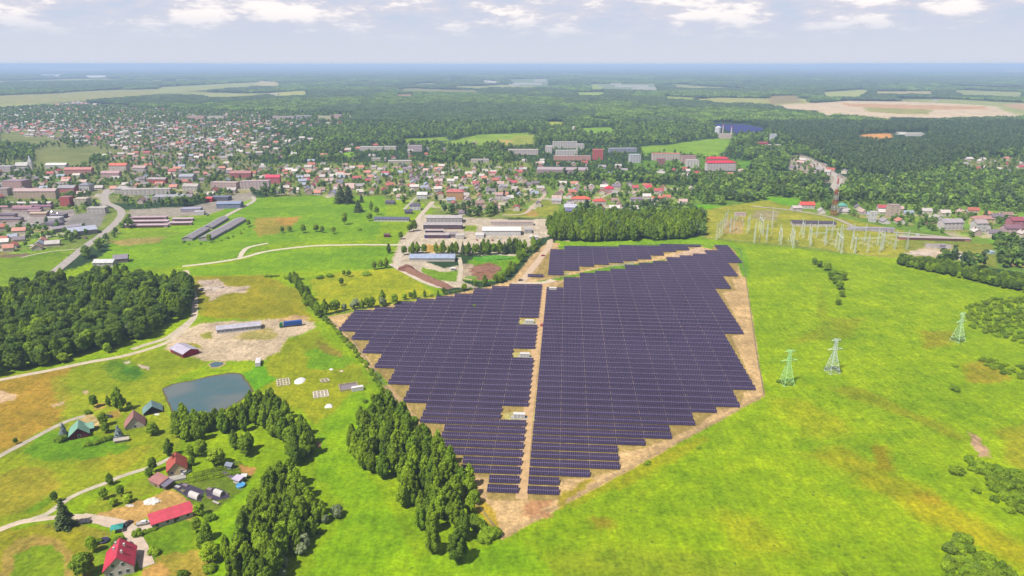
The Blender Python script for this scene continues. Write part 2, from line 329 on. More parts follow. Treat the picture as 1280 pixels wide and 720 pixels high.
_rp = random.Random(77)
for zone, n_ in (([(325, 206), (480, 208), (655, 208), (690, 240), (676, 262), (560, 264), (480, 246), (335, 244)], 260), ([(690, 228), (870, 236), (860, 256), (800, 270), (720, 270)], 60), ([(0, 210), (110, 222), (250, 205), (320, 210), (330, 240), (160, 255), (0, 245)], 120), ([(985, 262), (1280, 266), (1280, 300), (1210, 296), (1040, 272)], 70), ([(0, 286), (60, 286), (92, 300), (20, 320), (0, 320)], 60), ([(0, 142), (230, 138), (330, 144), (300, 175), (120, 184), (0, 166)], 160)):
    xs_ = [q[0] for q in zone]; ys_ = [q[1] for q in zone]
    for _ in range(n_):
        px, py = _rp.uniform(min(xs_), max(xs_)), _rp.uniform(min(ys_), max(ys_))
        if not inpoly(np.array([px]), np.array([py]), zone)[0]: continue
        c_ = P(px, py); k = mpp(py); a_ = _rp.uniform(-.25, .25) + _rp.choice((0, 1.57)); l1, l2 = _rp.uniform(6, 14), _rp.uniform(4, 9); q_ = []
        for sx, sy in ((-1, -1), (1, -1), (1, 1), (-1, 1)): X_, Y_ = c_.x + sx * l1 * math.cos(a_) - sy * l2 * math.sin(a_), c_.y + sx * l1 * math.sin(a_) + sy * l2 * math.cos(a_); q_.append(to_px(X_, Y_))
        PAINT.append((q_, _rp.choice([(160, 185, 70), (190, 180, 150), (205, 195, 175), (140, 120, 95), (125, 165, 55), (175, 165, 110), (110, 140, 60), (215, 205, 190)]), .8, _rp.choice((0, 1))))
PW = [([tuple(P(a, max(b, 80.05)).xy) for a, b in p], c, j, g) for p, c, j, g in PAINT]
def farfield(X, Y): return (fbm(X / 750 + 5, Y / 1500 + 3, 31, 3) - .65) * 12 * ((Y > 2600) & (Y < 13000))
def ground_colour(X, Y):
    pxx, pyy = X * 0, X * 0
    out = np.zeros(X.shape + (4,))
    wob1 = [(fbm(X / s, Y / s, 11 + k, 3) - .5, fbm(X / s + 77, Y / s + 31, 21 + k, 3) - .5) for k, s in enumerate((6., 40., 400.))]
    K = 3; rs = np.random.RandomState(5)
    base = np.array(alb(*FOR)); far = fbm(X / 900, Y / 2600, 3, 4)[..., None]
    for k in range(K):
        col = np.zeros(X.shape + (4,)); col[..., :3] = base * (.55 + .9 * far); col[..., 3] = .4
        ff = np.clip(farfield(X, Y), 0, 1)[..., None] * (Y > 1500)[..., None]; col[..., :3] = col[..., :3] * (1 - ff) + np.array(alb(168, 172, 108)) * ff * (.8 + .5 * far)
        jx = (rs.rand(*X.shape) - .5); jy = (rs.rand(*X.shape) - .5)
        for poly, c, j, g in PW:
            wx, wy = wob1[0] if j < 4 else wob1[1] if j < 22 else wob1[2]
            xs = [p[0] for p in poly]; ys = [p[1] for p in poly]; mgn = j * 3 + 1
            sel = (X > min(xs) - mgn) & (X < max(xs) + mgn) & (Y > min(ys) - mgn) & (Y < max(ys) + mgn)
            if not sel.any(): continue
            xx = X[sel] + j * (3.0 * wx[sel] + 1.0 * jx[sel]); yy = Y[sel] + j * (3.0 * wy[sel] + 1.0 * jy[sel])
            ins = inpoly(xx, yy, poly)
            idx = np.flatnonzero(sel.ravel())[ins]
            flat = col.reshape(-1, 4); flat[idx, :3] = alb(*c); flat[idx, 3] = 1. if g == 1 else (.4 if g == 2 else 0.)
        out += col / K
    return out
rows = []
y = 79.95
rows += [79.72, 79.8, 79.88]
while y < 1500:
    rows.append(y); y += .22 if y < 90 else .5 if y < 110 else .8 if y < 200 else 1.1 if y < 460 else 1.6 if y < 740 else 60
cols = [-9000, -4000, -1500, -700, -350, -200] + list(np.arange(-120, 1401, 1.9)) + [1480, 1630, 2000, 2800, 5300, 10300]
rr = np.array(rows)[:, None]; cc = np.array(cols, float)[None, :]
tt = H / (sn + (rr - 360) / F * cs); GX = (cc - 640) / F * tt; GY = (cs - (rr - 360) / F * sn) * tt + GX * 0
GX = np.clip(GX, -160000, 160000)
def grid_mesh(name, GX, GY, z=0):
    nr, nc = GX.shape; me = bpy.data.meshes.new(name)
    co_ = np.stack([GX, GY, np.full(GX.shape, z)], -1).reshape(-1, 3).astype(np.float32)
    i = np.arange((nr - 1) * (nc - 1)); r_ = i // (nc - 1); c_ = i % (nc - 1); a = r_ * nc + c_
    fl = np.stack([a, a + nc, a + nc + 1, a + 1], -1).astype(np.int32)
    me.vertices.add(len(co_)); me.vertices.foreach_set('co', co_.ravel())
    me.loops.add(fl.size); me.loops.foreach_set('vertex_index', fl.ravel())
    me.polygons.add(len(fl)); me.polygons.foreach_set('loop_start', np.arange(0, fl.size, 4, dtype=np.int32))
    me.polygons.foreach_set('loop_total', np.full(len(fl), 4, np.int32)); me.update(calc_edges=True); return me
gme = grid_mesh('ground', GX, GY)
gc = ground_colour(GX, GY)
ca = gme.attributes.new('cover', 'FLOAT_COLOR', 'POINT'); ca.data.foreach_set('color', gc.reshape(-1).astype(np.float32))
gm = bpy.data.materials.new('land'); gm.use_nodes = True; t = gm.node_tree; b = t.nodes['Principled BSDF']
b.inputs['Roughness'].default_value = .95; b.inputs['Specular IOR Level'].default_value = .1
at = t.nodes.new('ShaderNodeAttribute'); at.attribute_name = 'cover'
ge = t.nodes.new('ShaderNodeNewGeometry'); pos = ge.outputs['Position']
gr = at.outputs['Alpha']
nA = noise(t, pos, .018, 4, .6); nB = noise(t, pos, .085, 5, .65); nC = noise(t, pos, .55, 4, .7); nD = noise(t, pos, .004, 3, .5)
mp = t.nodes.new('ShaderNodeMapping'); mp.inputs['Scale'].default_value = (.35, .07, 1); mp.inputs['Rotation'].default_value = (0, 0, .25); t.links.new(pos, mp.inputs[0])
nE = noise(t, mp.outputs[0], 1.0, 3, .6)
f = mth(t, 'MULTIPLY', rng(t, nA, .3, .7, .84, 1.14), rng(t, nB, .25, .75, .82, 1.18))
f = mth(t, 'MULTIPLY', f, rng(t, nC, .3, .7, .74, 1.26))
nF = noise(t, pos, .22, 4, .75); f = mth(t, 'MULTIPLY', f, rng(t, nF, .3, .7, .84, 1.16))
f = mth(t, 'MULTIPLY', f, rng(t, nE, .3, .7, .88, 1.12))
vm = t.nodes.new('ShaderNodeVectorMath'); vm.operation = 'SCALE'; t.links.new(at.outputs['Color'], vm.inputs[0]); t.links.new(f, vm.inputs['Scale'])
c1 = vm.outputs[0]
# grass swings between lush green and straw; small tussocks are darker
yel = mixc(t, 1.0, c1, (1.0, .93, .7), 'MULTIPLY'); grn = mixc(t, 1.0, c1, (.83, .94, .5), 'MULTIPLY')
hue = rng(t, mth(t, 'ADD', mth(t, 'MULTIPLY', nA, .5), mth(t, 'MULTIPLY', nB, .5)), .38, .62)
gcol = mixc(t, hue, grn, yel)
vo = t.nodes.new('ShaderNodeTexVoronoi'); vo.inputs['Scale'].default_value = .19; t.links.new(pos, vo.inputs['Vector'])
tus = mth(t, 'MULTIPLY', rng(t, vo.outputs['Distance'], .06, .2, 1, 0), rng(t, nB, .47, .58))
gcol = mixc(t, mth(t, 'MULTIPLY', tus, .8), gcol, (.035, .07, .012))
fin = mixc(t, gr, c1, gcol)
t.links.new(fin, b.inputs['Base Color'])
bp = t.nodes.new('ShaderNodeBump'); bp.inputs['Strength'].default_value = .5; bp.inputs['Distance'].default_value = .35
t.links.new(mth(t, 'ADD', nC, mth(t, 'MULTIPLY', nE, .6)), bp.inputs['Height']); t.links.new(bp.outputs[0], b.inputs['Normal'])
gme.materials.append(gm)
g = linkmesh('ground', gme); tag(g, 'flat green and farmed plain reaching the horizon', kind='structure')
# haze: one closed box of even density, sky outside
hz = MB(); hz.box(-170000, 170000, -2000, 720000, -1, 186)
hm = bpy.data.materials.new('haze'); hm.use_nodes = True; t = hm.node_tree; t.nodes.clear()
pv = t.nodes.new('ShaderNodeVolumePrincipled'); ou = t.nodes.new('ShaderNodeOutputMaterial'); t.links.new(pv.outputs[0], ou.inputs['Volume'])
pv.inputs['Color'].default_value = (.42, .57, .82, 1); pv.inputs['Density'].default_value = 0.98e-4
hzo = hz.build('haze', hm); tag(hzo, 'thin blue summer haze over the plain', kind='stuff')
# ------------------------------------------------------------------ roads, tracks and water
ROADPTS = []
def road(name, pts, width, colr, z=.05, wob=.25, desc=None, mm=None, smooth=4):
    p = [P(*q).xy for q in pts]; q = []
    for i in range(len(p) - 1):
        a = p[max(i - 1, 0)]; b_ = p[i]; c_ = p[i + 1]; d = p[min(i + 2, len(p) - 1)]
        n = max(2, int((c_ - b_).length / smooth))
        for k in range(n):
            s = k / n
            q.append(.5 * ((2 * b_) + (c_ - a) * s + (2 * a - 5 * b_ + 4 * c_ - d) * s * s + (3 * b_ - a - 3 * c_ + d) * s ** 3))
    q.append(p[-1]); vs = []; fs = []; ROADPTS.extend((c_.x, c_.y, width / 2 + 4) for c_ in q)
    for i, c_ in enumerate(q):
        d = (q[min(i + 1, len(q) - 1)] - q[max(i - 1, 0)]).normalized(); nrm = Vector((-d.y, d.x))
        w1 = width / 2 * (1 + wob * (vnoise(np.array(i * .45), np.array(width), 5) - .5)); w2 = width / 2 * (1 + wob * (vnoise(np.array(i * .4 + 40), np.array(width), 6) - .5))
        a = c_ + nrm * w1; b_ = c_ - nrm * w2; vs += [(a.x, a.y, z), (b_.x, b_.y, z)]
        if i: fs.append((2 * i - 2, 2 * i - 1, 2 * i + 1, 2 * i))
    m = MB(); m.add(vs, fs); o = m.build(name, mm or mat('road_' + name + str(colr), alb(*colr), .95, .16, .25)); tag(o, desc, kind='structure'); return o
SAND = (222, 205, 178)
road('gravel_road', [(-20, 479), (30, 469), (62, 463), (110, 453), (150, 446), (190, 435), (215, 424), (236, 405), (243, 393), (243, 372), (237, 352), (232, 338)], 4.6, SAND, .06)
road('gravel_road', [(165, 437), (182, 431), (207, 423), (228, 409), (243, 397)], 4.5, (215, 200, 175), .10)
road('main_road', [(52, 349), (66, 341), (85, 326), (108, 307), (128, 293), (146, 277), (152, 266), (146, 259), (133, 253), (131, 245), (134, 236)], 9, (188, 178, 170), .05, .1)
road('side_path', [(26, 322), (60, 315), (100, 311)], 3, (200, 190, 165), .09)
road('gravel_road', [(228, 333), (262, 329), (300, 323), (330, 315), (365, 310), (400, 307), (450, 306), (500, 306), (512, 303)], 5.6, (228, 215, 190), .10)
road('gravel_road', [(300, 322), (304, 314), (312, 309), (335, 304)], 5, (228, 215, 190), .14)
road('gravel_road', [(495, 334), (500, 318), (510, 305), (522, 292), (528, 282), (522, 276), (527, 268), (536, 258), (541, 252)], 6.5, (215, 200, 178), .16)
road('gravel_road', [(488, 330), (505, 340), (528, 352), (548, 359), (562, 360)], 4.5, (222, 205, 185), .18)
road('gravel_road', [(574, 322), (576, 335), (574, 352)], 4, (215, 200, 175), .22)
road('gravel_road', [(640, 358), (652, 352), (662, 340), (676, 322), (686, 308), (690, 300), (712, 301)], 6.5, (222, 195, 165), .16)
road('gravel_road', [(640, 355), (665, 354), (682, 353), (692, 350)], 7, (228, 208, 180), .20)
road('service_track', [(681, 354), (679.5, 366), (672, 420), (665, 470), (659, 530), (654.5, 580), (652, 624)], 5.4, (218, 180, 130), .09, .12)
road('farm_track', [(-20, 670), (0, 662), (25, 653), (50, 649), (80, 646), (110, 647), (135, 655), (158, 659)], 3.4, (225, 205, 180), .06)
road('farm_track', [(40, 649), (58, 643), (70, 635), (88, 622), (110, 612), (132, 604), (150, 596), (172, 589), (192, 583), (215, 572)], 2.8, (212, 200, 175), .10)
road('farm_track', [(100, 647), (125, 650), (150, 655), (163, 662), (170, 676), (178, 692), (184, 708)], 5.5, (222, 200, 178), .14)
road('farm_track', [(150, 660), (165, 662), (182, 659), (198, 654)], 4, (220, 200, 180), .18)
road('farm_track', [(-20, 582), (0, 570), (30, 554), (60, 538), (85, 526), (106, 520)], 3.2, (200, 188, 170), .06)
road('town_street', [(234, 300), (262, 282), (290, 266), (316, 252), (316, 246)], 6, (205, 195, 180), .20, .1)
road('town_street', [(1040, 245), (1044, 232), (1048, 224), (1040, 216), (1018, 203), (1000, 196)], 12, (200, 190, 178), .06, .1)
road('town_street', [(940, 258), (990, 263), (1040, 272), (1080, 287), (1140, 292), (1205, 299)], 6, (190, 178, 160), .24, .1)
road('town_street', [(628, 269), (655, 267), (668, 256), (679, 246), (682, 240)], 5, (212, 190, 165), .20, .1)
road('town_street', [(735, 256), (746, 250), (758, 244), (770, 240)], 5, (205, 188, 165), .20, .1)
road('town_street', [(505, 262), (514, 253), (520, 247)], 4, (200, 195, 170), .20, .1)
road('town_street', [(131, 245), (150, 238), (200, 242), (260, 240), (330, 236)], 6, (185, 178, 172), .12, .1)
# narrow lane worn along the outside of the fence
wm = bpy.data.materials.new('pond_water'); wm.use_nodes = True; t = wm.node_tree; b = t.nodes['Principled BSDF']
b.inputs['Base Color'].default_value = (.075, .105, .125, 1); b.inputs['Roughness'].default_value = .09; b.inputs['Specular IOR Level'].default_value = .5
gg = t.nodes.new('ShaderNodeNewGeometry'); wn = noise(t, gg.outputs['Position'], .7, 3, .5); wb = noise(t, gg.outputs['Position'], .03, 2, .5)
t.links.new(mixc(t, rng(t, wb, .4, .6), (.065, .078, .075), (.030, .065, .072)), b.inputs['Base Color'])
bb = t.nodes.new('ShaderNodeBump'); bb.inputs['Strength'].default_value = .12; bb.inputs['Distance'].default_value = .1; t.links.new(wn, bb.inputs['Height']); t.links.new(bb.outputs[0], b.inputs['Normal'])
def sheet(name, pts, m, z, desc, wob=.8, kind='structure', step=2.0, cat=None):
    p = [P(*q).xy for q in pts]; q = []
    for i in range(len(p)):
        a = p[i]; b_ = p[(i + 1) % len(p)]; n = max(1, int((b_ - a).length / step))
        for k in range(n):
            c_ = a.lerp(b_, k / n); nx = fbm(np.array(c_.x / 5), np.array(c_.y / 5), 3) - .5; ny = fbm(np.array(c_.x / 5 + 9), np.array(c_.y / 5 + 4), 4) - .5
            q.append((c_.x + wob * 2 * float(nx), c_.y + wob * 2 * float(ny), z))
    mb = MB(); mb.add(q, [tuple(range(len(q)))]); o = mb.build(name, m); tag(o, desc, cat, kind=kind); return o
POND = [(205, 486), (215, 481), (240, 477), (262, 471), (288, 467), (300, 468), (308, 478), (315, 490), (300, 500), (280, 512), (250, 518), (226, 520), (217, 514), (209, 500)]
cx = sum(p[0] for p in POND) / len(POND); cy = sum(p[1] for p in POND) / len(POND)
sheet('pond_bank', [(cx + (a - cx) * 1.045, cy + (b_ - cy) * 1.07) for a, b_ in POND], mat('bank_mud', alb(112, 100, 55), .95, .25, .3), .03, 'dark muddy bank round the pond')
sheet('pond', POND, wm, .06, 'grey blue pond between the meadow and the tall trees')
sheet('small_pond', [(262, 455), (270, 452), (279, 453), (279, 456), (271, 459), (264, 459)], wm, .06, 'small dark pool near the red sided barn', .4)
sheet('pond_bank', [(259, 456), (266, 452), (280, 451), (283, 455), (276, 459), (266, 461)], mat('bank_sand', alb(190, 170, 110), .95, .25, .3), .03, 'pale rim of the small pool', .4)
# ------------------------------------------------------------------ solar tables
def glassmat():
    m = bpy.data.materials.new('solar_glass'); m.use_nodes = True; t = m.node_tree; b = t.nodes['Principled BSDF']
    b.inputs['Roughness'].default_value = .35; b.inputs['Specular IOR Level'].default_value = .3
    ge = t.nodes.new('ShaderNodeNewGeometry'); nn = noise(t, ge.outputs['Position'], .02, 3, .6)
    t.links.new(mixc(t, rng(t, nn, .35, .65), (.011, .006, .022), (.017, .010, .029)), b.inputs['Base Color'])
    return m
GLASS = glassmat(); ALU = mat('module_frame', (.125, .10, .165), .45, .05, .5, .3); STEEL = mat('galvanised_steel', (.32, .32, .33), .5, .1, .5, .5)
TW = 14.0; MODN = 14; TILT = R(21); CH = 4.2; Z0 = .5
def table_geo(nmod=14):
    """module boxes in table space: x along the row, y back, z up; lower edge at y=0"""
    fr = []; gl = []; ct, st = math.cos(TILT), math.sin(TILT)
    pw = (TW - .14) / MODN
    for i in range(nmod):
        for j in range(2):
            x0 = -TW / 2 + .07 + i * pw + .015; x1 = x0 + pw - .03; s0 = j * CH / 2 + .02; s1 = s0 + CH / 2 - .04
            fr.append([(x0, s0 * ct, Z0 + s0 * st), (x1, s0 * ct, Z0 + s0 * st), (x1, s1 * ct, Z0 + s1 * st), (x0, s1 * ct, Z0 + s1 * st)])
            bx = .055; ex = .03
            xa, xb, sa, sb = x0 + (.10 if i == 0 else bx), x1 - (.10 if i == nmod - 1 else bx), s0 + (.13 if j else .05), s1 - (.05 if j else .13)
            gl.append([(xa, sa * ct - ex * st, Z0 + sa * st + ex * ct), (xb, sa * ct - ex * st, Z0 + sa * st + ex * ct), (xb, sb * ct - ex * st, Z0 + sb * st + ex * ct), (xa, sb * ct - ex * st, Z0 + sb * st + ex * ct)])
    return np.array(fr), np.array(gl)
FRQ, GLQ = table_geo()
def panel_mesh():
    m = MB()
    for q in FRQ: m.add([tuple(p) for p in q] + [(p[0], p[1] + .012, p[2] - .035) for p in q], [(0, 1, 2, 3), (7, 6, 5, 4), (0, 4, 5, 1), (1, 5, 6, 2), (2, 6, 7, 3), (3, 7, 4, 0)], 0)
    for q in GLQ: m.add([tuple(p) for p in q], [(0, 1, 2, 3)], 1)
    return m.mesh('solar_panels', [ALU, GLASS])
PANEL = panel_mesh(); ct, st = math.cos(TILT), math.sin(TILT)
m = MB()
for s in (.5, 1.55, 2.6, 3.6): m.box(-TW / 2 + .1, TW / 2 - .1, s * ct - .04, s * ct + .04, Z0 + s * st - .16, Z0 + s * st - .08)
for x in (-5.6, -1.9, 1.9, 5.6): m.bar((x, .35 * ct, Z0 + .35 * st - .2), (x, 3.75 * ct, Z0 + 3.75 * st - .2), .07)
FRAME = m.mesh('support_frame', STEEL)
m = MB(); m.box(-.06, .06, -.06, .06, -.2, Z0 + 2.05 * st - .1); m.bar((0, 0, .6), (0, 1.2, Z0 + 3.2 * st - .15), .04); LEG = m.mesh('leg', STEEL)
VP = (710, 79.7)
dcol = (P(710, 84).xy).normalized(); drow = Vector((dcol.y, -dcol.x)); yawt = math.atan2(drow.y, drow.x)
O0 = P(653, 621).xy
PITCHR = 7.62
WPOLY = [[tuple(P(*q).xy) for q in s] for s in SOLAR]; WH = [[tuple(P(*q).xy) for q in s] for s in SOLAR_HOLES]
cells = []
for j in range(0, 64):
    for side in (-1, 1):
        for k in range(0, 26):
            along = side * (1.9 + .0 + TW * (k + .5) + .0)
            c_ = O0 + dcol * (j * PITCHR + 2) + drow * along
            p1 = c_ - drow * TW * .12; p2 = c_ + drow * TW * .12
            def ins(p, polys): return any(bool(inpoly(np.array([p.x]), np.array([p.y]), q)[0]) for q in polys)
            if not (ins(c_, WPOLY) and ins(p1, WPOLY) and ins(p2, WPOLY)): continue
            if ins(c_, WH): continue
            if ins(c_, [WPOLY[0]]) and side == 1: continue
            if ins(c_, [WPOLY[1]]) and side == -1: continue
            zz = c_.y * cs + H * sn; blk = 0 if ins(c_, [WPOLY[0]]) else 1 if ins(c_, [WPOLY[1]]) else 2
            cells.append((zz, j, side, k, c_, blk))
cells.sort(key=lambda q: q[0])
print('solar tables', len(cells))
near, farc = cells[:296], cells[296:]
def table(c_, lab):
    o = empty('solar_table', (c_.x, c_.y, 0), yawt, lab, 'solar table', 'solar tables set out in rows across the park')
    linkmesh('solar_panels', PANEL, o); linkmesh('support_frame', FRAME, o)
    for x in (-5.6, -1.9, 1.9, 5.6): linkmesh('leg', LEG, o, (x, 1.3, 0))
    return o
rowsdone = {}
for zz, j, side, k, c_, blk in near: rowsdone.setdefault((j, side), []).append((k, c_))
for (j, side), L_ in rowsdone.items():
    L_.sort(key=lambda q: q[0])
    for n, (k, c_) in enumerate(L_):
        table(c_, 'dark solar table, %s %s of the sandy track, %s row from the front' % (ordw(n + 1), 'right' if side > 0 else 'left', ordw(j + 1)))
# the rest of the park, behind the nearest tables: one object
vs = []; fcs = []; mi = []; n = 0
ca_, sa_ = math.cos(yawt), math.sin(yawt)
def place(q, c_, dz=0):
    x, y_, z = q[..., 0], q[..., 1], q[..., 2]
    return np.stack([c_.x + x * ca_ - y_ * sa_, c_.y + x * sa_ + y_ * ca_, z + dz], -1)
allv = []; mids = []
for zz, j, side, k, c_, blk in farc:
    nmod = 14
    dz = 0
    allv.append(place(FRQ, c_, dz).reshape(-1, 3)); mids.append(np.zeros(len(FRQ), np.int32))
    allv.append(place(GLQ, c_, dz).reshape(-1, 3)); mids.append(np.ones(len(GLQ), np.int32))
    for x in (-5.6, -1.9, 1.9, 5.6):
        for yy, wd in ((1.3, .06),):
            q = np.array([[(x - wd, yy, 0), (x + wd, yy, 0), (x + wd, yy, Z0 + yy * math.tan(TILT) - .05), (x - wd, yy, Z0 + yy * math.tan(TILT) - .05)]])
            allv.append(place(q, c_).reshape(-1, 3)); mids.append(np.full(1, 2, np.int32))
def quads_mesh(name, V, MI, mats):
    nq = len(V) // 4; me = bpy.data.meshes.new(name)
    me.vertices.add(len(V)); me.vertices.foreach_set('co', V.astype(np.float32).ravel())
    me.loops.add(len(V)); me.loops.foreach_set('vertex_index', np.arange(len(V), dtype=np.int32))
    me.polygons.add(nq); me.polygons.foreach_set('loop_start', np.arange(0, len(V), 4, dtype=np.int32)); me.polygons.foreach_set('loop_total', np.full(nq, 4, np.int32))
    for m_ in mats: me.materials.append(m_)
    if MI is not None: me.polygons.foreach_set('material_index', MI.astype(np.int32))
    me.update(calc_edges=True); return me
o = linkmesh('distant_solar_tables', quads_mesh('distant_solar_tables', np.concatenate(allv), np.concatenate(mids), [ALU, GLASS, STEEL]))
tag(o, 'hundreds of dark solar tables filling the middle and back of the park', 'solar tables', kind='stuff')
# ------------------------------------------------------------------ fence round the park
FP = mat('fence_wire', (.10, .105, .08), .7, .1, 1)
def fence(pts, lab, spacing=6.0, h=2.0):
    p = [P(*q).xy for q in pts]; root = empty('wire_fence', (p[0].x, p[0].y, 0), 0, lab, 'fence', 'wire fences round the solar park')
    o0 = p[0]; m = MB(); tot = sum((p[i + 1] - p[i]).length for i in range(len(p) - 1)); spacing = max(spacing, tot / 96); post = MB(); post.box(-.06, .06, -.06, .06, 0, h + .1); pm = post.mesh('post', STEEL)
    for i in range(len(p) - 1):
        a, b_ = p[i] - o0, p[i + 1] - o0; ln = (b_ - a).length; n = max(1, round(ln / spacing)); d = (b_ - a) / n
        for k in range(n + (1 if i == len(p) - 2 else 0)): q = a + d * k; linkmesh('post', pm, root, (q.x, q.y, 0))
        for z in (.15, .5, .85, 1.2, 1.55, 1.9): m.bar((a.x, a.y, z), (b_.x, b_.y, z), .028, n=3)
    m.build('wire_netting', FP, root)
fence([(407, 396), (440, 425), (480, 482), (520, 535), (560, 590), (600, 637), (628, 673)], 'long wire fence along the left edge of the solar park beside the hedge')
fence([(628, 673), (700, 633), (800, 579), (880, 537), (955, 495)], 'wire fence along the front right edge of the park facing the meadow')
fence([(955, 495), (945, 440), (938, 390), (932, 350), (925, 312)], 'wire fence down the right side of the park near the two pylons')
fence([(925, 312), (868, 306), (780, 308), (697, 310), (688, 316)], 'wire fence behind the solar park before the tall tree belt')
fence([(407, 396), (430, 391), (494, 379), (545, 370), (612, 356), (640, 349)], 'wire fence between the yellow field and the left solar block')
# ------------------------------------------------------------------ foliage
def leafmat(name, c1, c2, rnd=.27):
    m = bpy.data.materials.new(name); m.use_nodes = True; t = m.node_tree; b = t.nodes['Principled BSDF']
    b.inputs['Roughness'].default_value = .75; b.inputs['Specular IOR Level'].default_value = .25
    oi = t.nodes.new('ShaderNodeObjectInfo'); ge = t.nodes.new('ShaderNodeNewGeometry'); tcn = t.nodes.new('ShaderNodeTexCoord')
    nn = noise(t, tcn.outputs['Object'], .35, 3, .6)
    f = mth(t, 'ADD', mth(t, 'MULTIPLY', oi.outputs['Random'], .55), mth(t, 'MULTIPLY', nn, .45))
    c = mixc(t, rng(t, f, .15, .8), c1, c2)
    vm = t.nodes.new('ShaderNodeVectorMath'); vm.operation = 'SCALE'; t.links.new(c, vm.inputs[0])
    r2 = mth(t, 'FRACT', mth(t, 'MULTIPLY', oi.outputs['Random'], 7.31))
    k = mth(t, 'MULTIPLY', rng(t, ge.outputs['Random Per Island'], 0, 1, .72, 1.28, False), rng(t, r2, 0, 1, 1 - rnd, 1 + rnd, False))
    t.links.new(k, vm.inputs['Scale']); t.links.new(vm.outputs[0], b.inputs['Base Color'])
    tr = t.nodes.new('ShaderNodeBsdfTranslucent'); t.links.new(vm.outputs[0], tr.inputs[0]); mx = t.nodes.new('ShaderNodeMixShader'); mx.inputs[0].default_value = .36
    t.links.new(b.outputs[0], mx.inputs[1]); t.links.new(tr.outputs[0], mx.inputs[2]); t.links.new(mx.outputs[0], t.nodes['Material Output'].inputs[0])
    return m
LEAF = leafmat('leaves', (.105, .180, .006), (.185, .270, .006))
LEAFB = leafmat('bright_leaves', (.19, .30, .006), (.26, .36, .008))
LEAFD = leafmat('dark_needles', (.042, .074, .020), (.070, .102, .024))
LEAFG = leafmat('grey_leaves', (.16, .20, .09), (.22, .26, .13))
LEAFS = leafmat('blue_needles', (.15, .19, .20), (.22, .26, .26))
LEAFF = leafmat('woodland_leaves', (.072, .140, .022), (.150, .230, .030), .42)
LEAFP = leafmat('pine_needles', (.056, .102, .038), (.092, .140, .044), .26)
BARK = mat('bark', (.10, .075, .05), .9, .3, 2); BARKB = mat('birch_bark', (.45, .43, .38), .8, .35, 3)
def quad_cloud(pts, nrm, sizes, rs):
    n = len(pts); a = rs.normal(size=(n, 3)); u = np.cross(nrm, a); u /= np.linalg.norm(u, axis=1)[:, None] + 1e-9; v = np.cross(nrm, u)
    s = sizes[:, None] / 2; k = (.7 + .6 * rs.rand(n))[:, None]
    return np.stack([pts - u * s * k - v * s, pts + u * s * k - v * s * .6, pts + u * s * k * .7 + v * s, pts - u * s * k + v * s * .8], 1)
def blobs_crown(blobs, per, size, rs, rnd=.75):
    Q = []
    for (cx_, cy_, cz_, rx, ry, rz) in blobs:
        n = max(4, int(per * (rx * ry + rx * rz + ry * rz) / 3)); d = rs.normal(size=(n, 3)); d /= np.linalg.norm(d, axis=1)[:, None]
        d[:, 2] = np.where(d[:, 2] < -.5, -d[:, 2], d[:, 2])
        r = (.78 + .3 * rs.rand(n))[:, None]; p = np.array([cx_, cy_, cz_]) + d * np.array([rx, ry, rz]) * r
        nn = d / np.array([rx, ry, rz]); nn /= np.linalg.norm(nn, axis=1)[:, None]; nn = nn + rs.normal(size=(n, 3)) * rnd * .6; nn /= np.linalg.norm(nn, axis=1)[:, None]
        Q.append(quad_cloud(p, nn, size * (.6 + .8 * rs.rand(n)), rs))
    return np.concatenate(Q)
